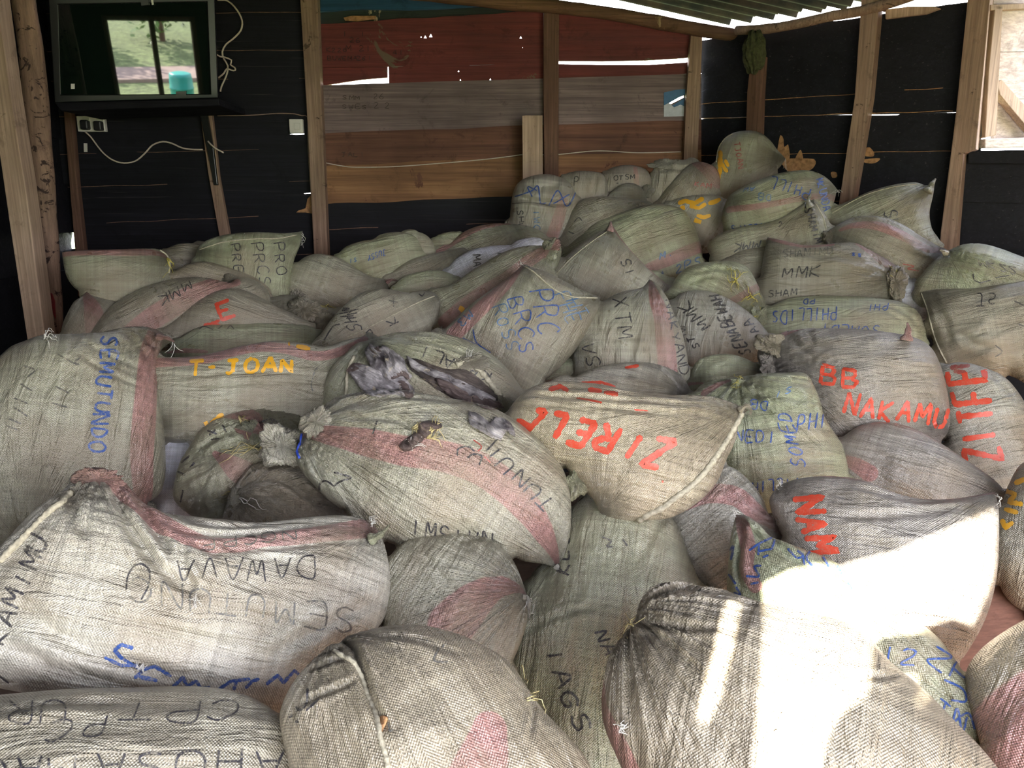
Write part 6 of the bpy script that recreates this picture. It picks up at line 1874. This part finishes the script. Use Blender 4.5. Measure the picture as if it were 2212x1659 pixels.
def drape(poly, over, mat, name, th, lift, axis, rough, seed, parent=None):
    P = smooth_path(parse(poly)[0], 4.0, True, parse(poly)[1])
    rn_ = np.random.RandomState(seed)
    P = P + np.stack([pn(np.arange(len(P)) * .7, seed), pn(np.arange(len(P)) * .7, seed + 9)], 1) * rough
    d0 = 2.4
    bvhs = [BYKEY[k]['bvh'] for k in over]
    c = cushion(P, d0, 0, 3.2, 1.0)
    xy = c['xy']
    X = world_pts(c, np.zeros(len(xy)))
    q = c['q']
    an = math.radians(axis)
    fa = xy[:, 0] * math.cos(an) + xy[:, 1] * math.sin(an); fb = -xy[:, 0] * math.sin(an) + xy[:, 1] * math.cos(an)
    sd = seed * 1.7
    rel = th * q ** .5 + np.minimum(1, q * 8) * (th * .8 * (1 - 2.4 * np.abs(pn(fa * 12 + sd, fb * 55 - sd + .8 * pn(fa * 20, fb * 20)))) + th * .5 * pn(xy[:, 0] * 34, xy[:, 1] * 34 + sd))
    fr, bk = [], []
    last = None
    for i in range(len(xy)):
        d = (Vector(X[i]) - CAM).normalized()
        best = None
        for b in bvhs:
            h = b.ray_cast(CAM, d, 50)
            if h[0] is not None and (best is None or h[3] < best[3]): best = h
        if best is None:
            pt = CAM + d * (last if last else 2.4)
        else:
            last = best[3]; pt = best[0]
        fr.append(pt - d * (lift + max(0.001, rel[i]))); bk.append(pt - d * (lift * .3))
    tr = c['tris'].tolist()
    n = len(fr)
    bd = np.where(c['bnd'])[0]
    fs = [tuple(t) for t in tr] + [tuple(k + n for k in reversed(t)) for t in tr]
    ed = {(t[i], t[(i + 1) % 3]) for t in tr for i in range(3)}
    fs += [(b, a, a + n, b + n) for a, b in ed if (b, a) not in ed]
    m = MB(); m.add(fr + bk, fs)
    o = m.build(name, [mat], parent, smooth=True)
    at = o.data.attributes.new('flow', 'FLOAT_VECTOR', 'POINT')
    f = np.stack([fa, fb, np.full(n, sd)], 1)
    at.data.foreach_set('vector', np.vstack([f, f]).ravel())
    return o


FG = 'dried fish lying on the ripped sacks'
TO = ['torn_open', 'joan', 'limuli']


def fish(poly, th, lift, axis, seed, label, over=TO, mat=None, bits=()):
    o = drape(poly, over, mat or M_FISH, 'dried_fish', th, lift, axis, 2.2, seed)
    tag(o, label, 'fish', FG, 'thing')
    for nm, p, t2, l2, m2 in bits:
        drape(p, over, m2, nm, t2, l2, axis, 1.5, seed + 5, o)
    return o


fish('800,742! 818,752 828,745! 850,758 872,775 880,800 890,812 882,822! 870,812 852,815 842,828! 820,808 800,790 790,770 788,756', 0.020, 0.020, -50, 1,
     'uppermost split fish on the torn sack, tail end up',
     bits=(('gill_bones', '842,810 862,800 880,806 884,820 868,812 848,820', 0.006, 0.034, M_FLESH), ('tail_fin', '796,740! 806,752 818,746! 822,760 806,764 798,752', 0.005, 0.03, M_FLESH)))
fish('750,800 765,786 790,788 815,796 842,806 866,806 884,826 896,846 888,862! 872,858 850,852 830,858 805,856 786,848 770,830 760,815', 0.018, 0.012, -25, 2,
     'split dried fish lying below the uppermost one on the torn sack',
     bits=(('head_bones', '850,830 870,822 886,838 894,856 880,860 862,846', 0.008, 0.026, M_FLESH), ('tail_fin', '748,800 764,784 784,788 776,796 758,804', 0.004, 0.02, M_FLESH)))
fish('878,768 892,776 915,790 945,800 975,812 1010,828 1050,848 1072,862 1066,872! 1030,862 990,845 955,825 920,808 890,795', 0.012, 0.008, -25, 3,
     'long strip-like fish slanting down to the right out of the tear')
fish('940,815 965,822 1000,842 1028,858 1026,872! 1000,866 975,856 952,838', 0.014, 0.012, -28, 4,
     'short dark fish tucked under the long slanting one', mat=M_FLESH)
fish('1020,850 1050,858 1084,872 1090,884 1060,884 1030,874', 0.010, 0.010, -15, 5, 'brown scrap of fish at the lower end of the tear', mat=M_FLESH)
fish('1012,888! 1030,892 1048,905 1058,912 1070,900! 1092,905 1108,920 1114,944! 1102,938 1094,932 1082,952! 1060,944 1035,930 1014,914', 0.014, 0.012, -30, 6,
     'pale grey split fish alone at the right of the torn hole', over=['limuli', 'torn_open', 'zirell'])
# the torn hole of the striped sack
LIM = BYKEY['limuli']
drape('862,962 880,945 900,930 905,915 925,908 950,912 955,922 935,935 920,945 905,960 890,972 872,975', ['limuli'], M_FLESH, 'exposed_fish', 0.014, 0.004, -30, 1.5, 8, LIM['obj'])
k_twine(925, 945, 46, 16, mat=M_TWINE, r=.0013, ang=-0.5, spread=1.1, seed=44, name='frayed_threads')(LIM)
k_twine(890, 970, 34, 12, mat=M_WHITE_THREAD, r=.0013, ang=-0.9, spread=.8, seed=45, name='frayed_threads')(LIM)
k_twine(905, 915, 40, 6, mat=M_TWINE, r=.0013, ang=1.9, spread=.7, seed=46, name='frayed_threads')(LIM)
FC = BYKEY['front_centre']
drape('820,1548 832,1546 838,1552 830,1572 822,1588 818,1570', ['front_centre'], M_OCHRE, 'torn_spot', 0.003, 0.002, 80, .6, 9, FC['obj'])
TOS = BYKEY['torn_open']
drape('876,776 900,775 960,796 1010,800 1060,840 1085,868 1080,884 1040,880 990,866 950,845 915,820 888,800', ['torn_open'], fish_mat('dark_fish_inside', (0.02, 0.015, 0.013), (0.13, 0.10, 0.085), (0.22, 0.17, 0.11)), 'torn_opening', 0.006, 0.002, -25, 1.5, 12, TOS['obj'])
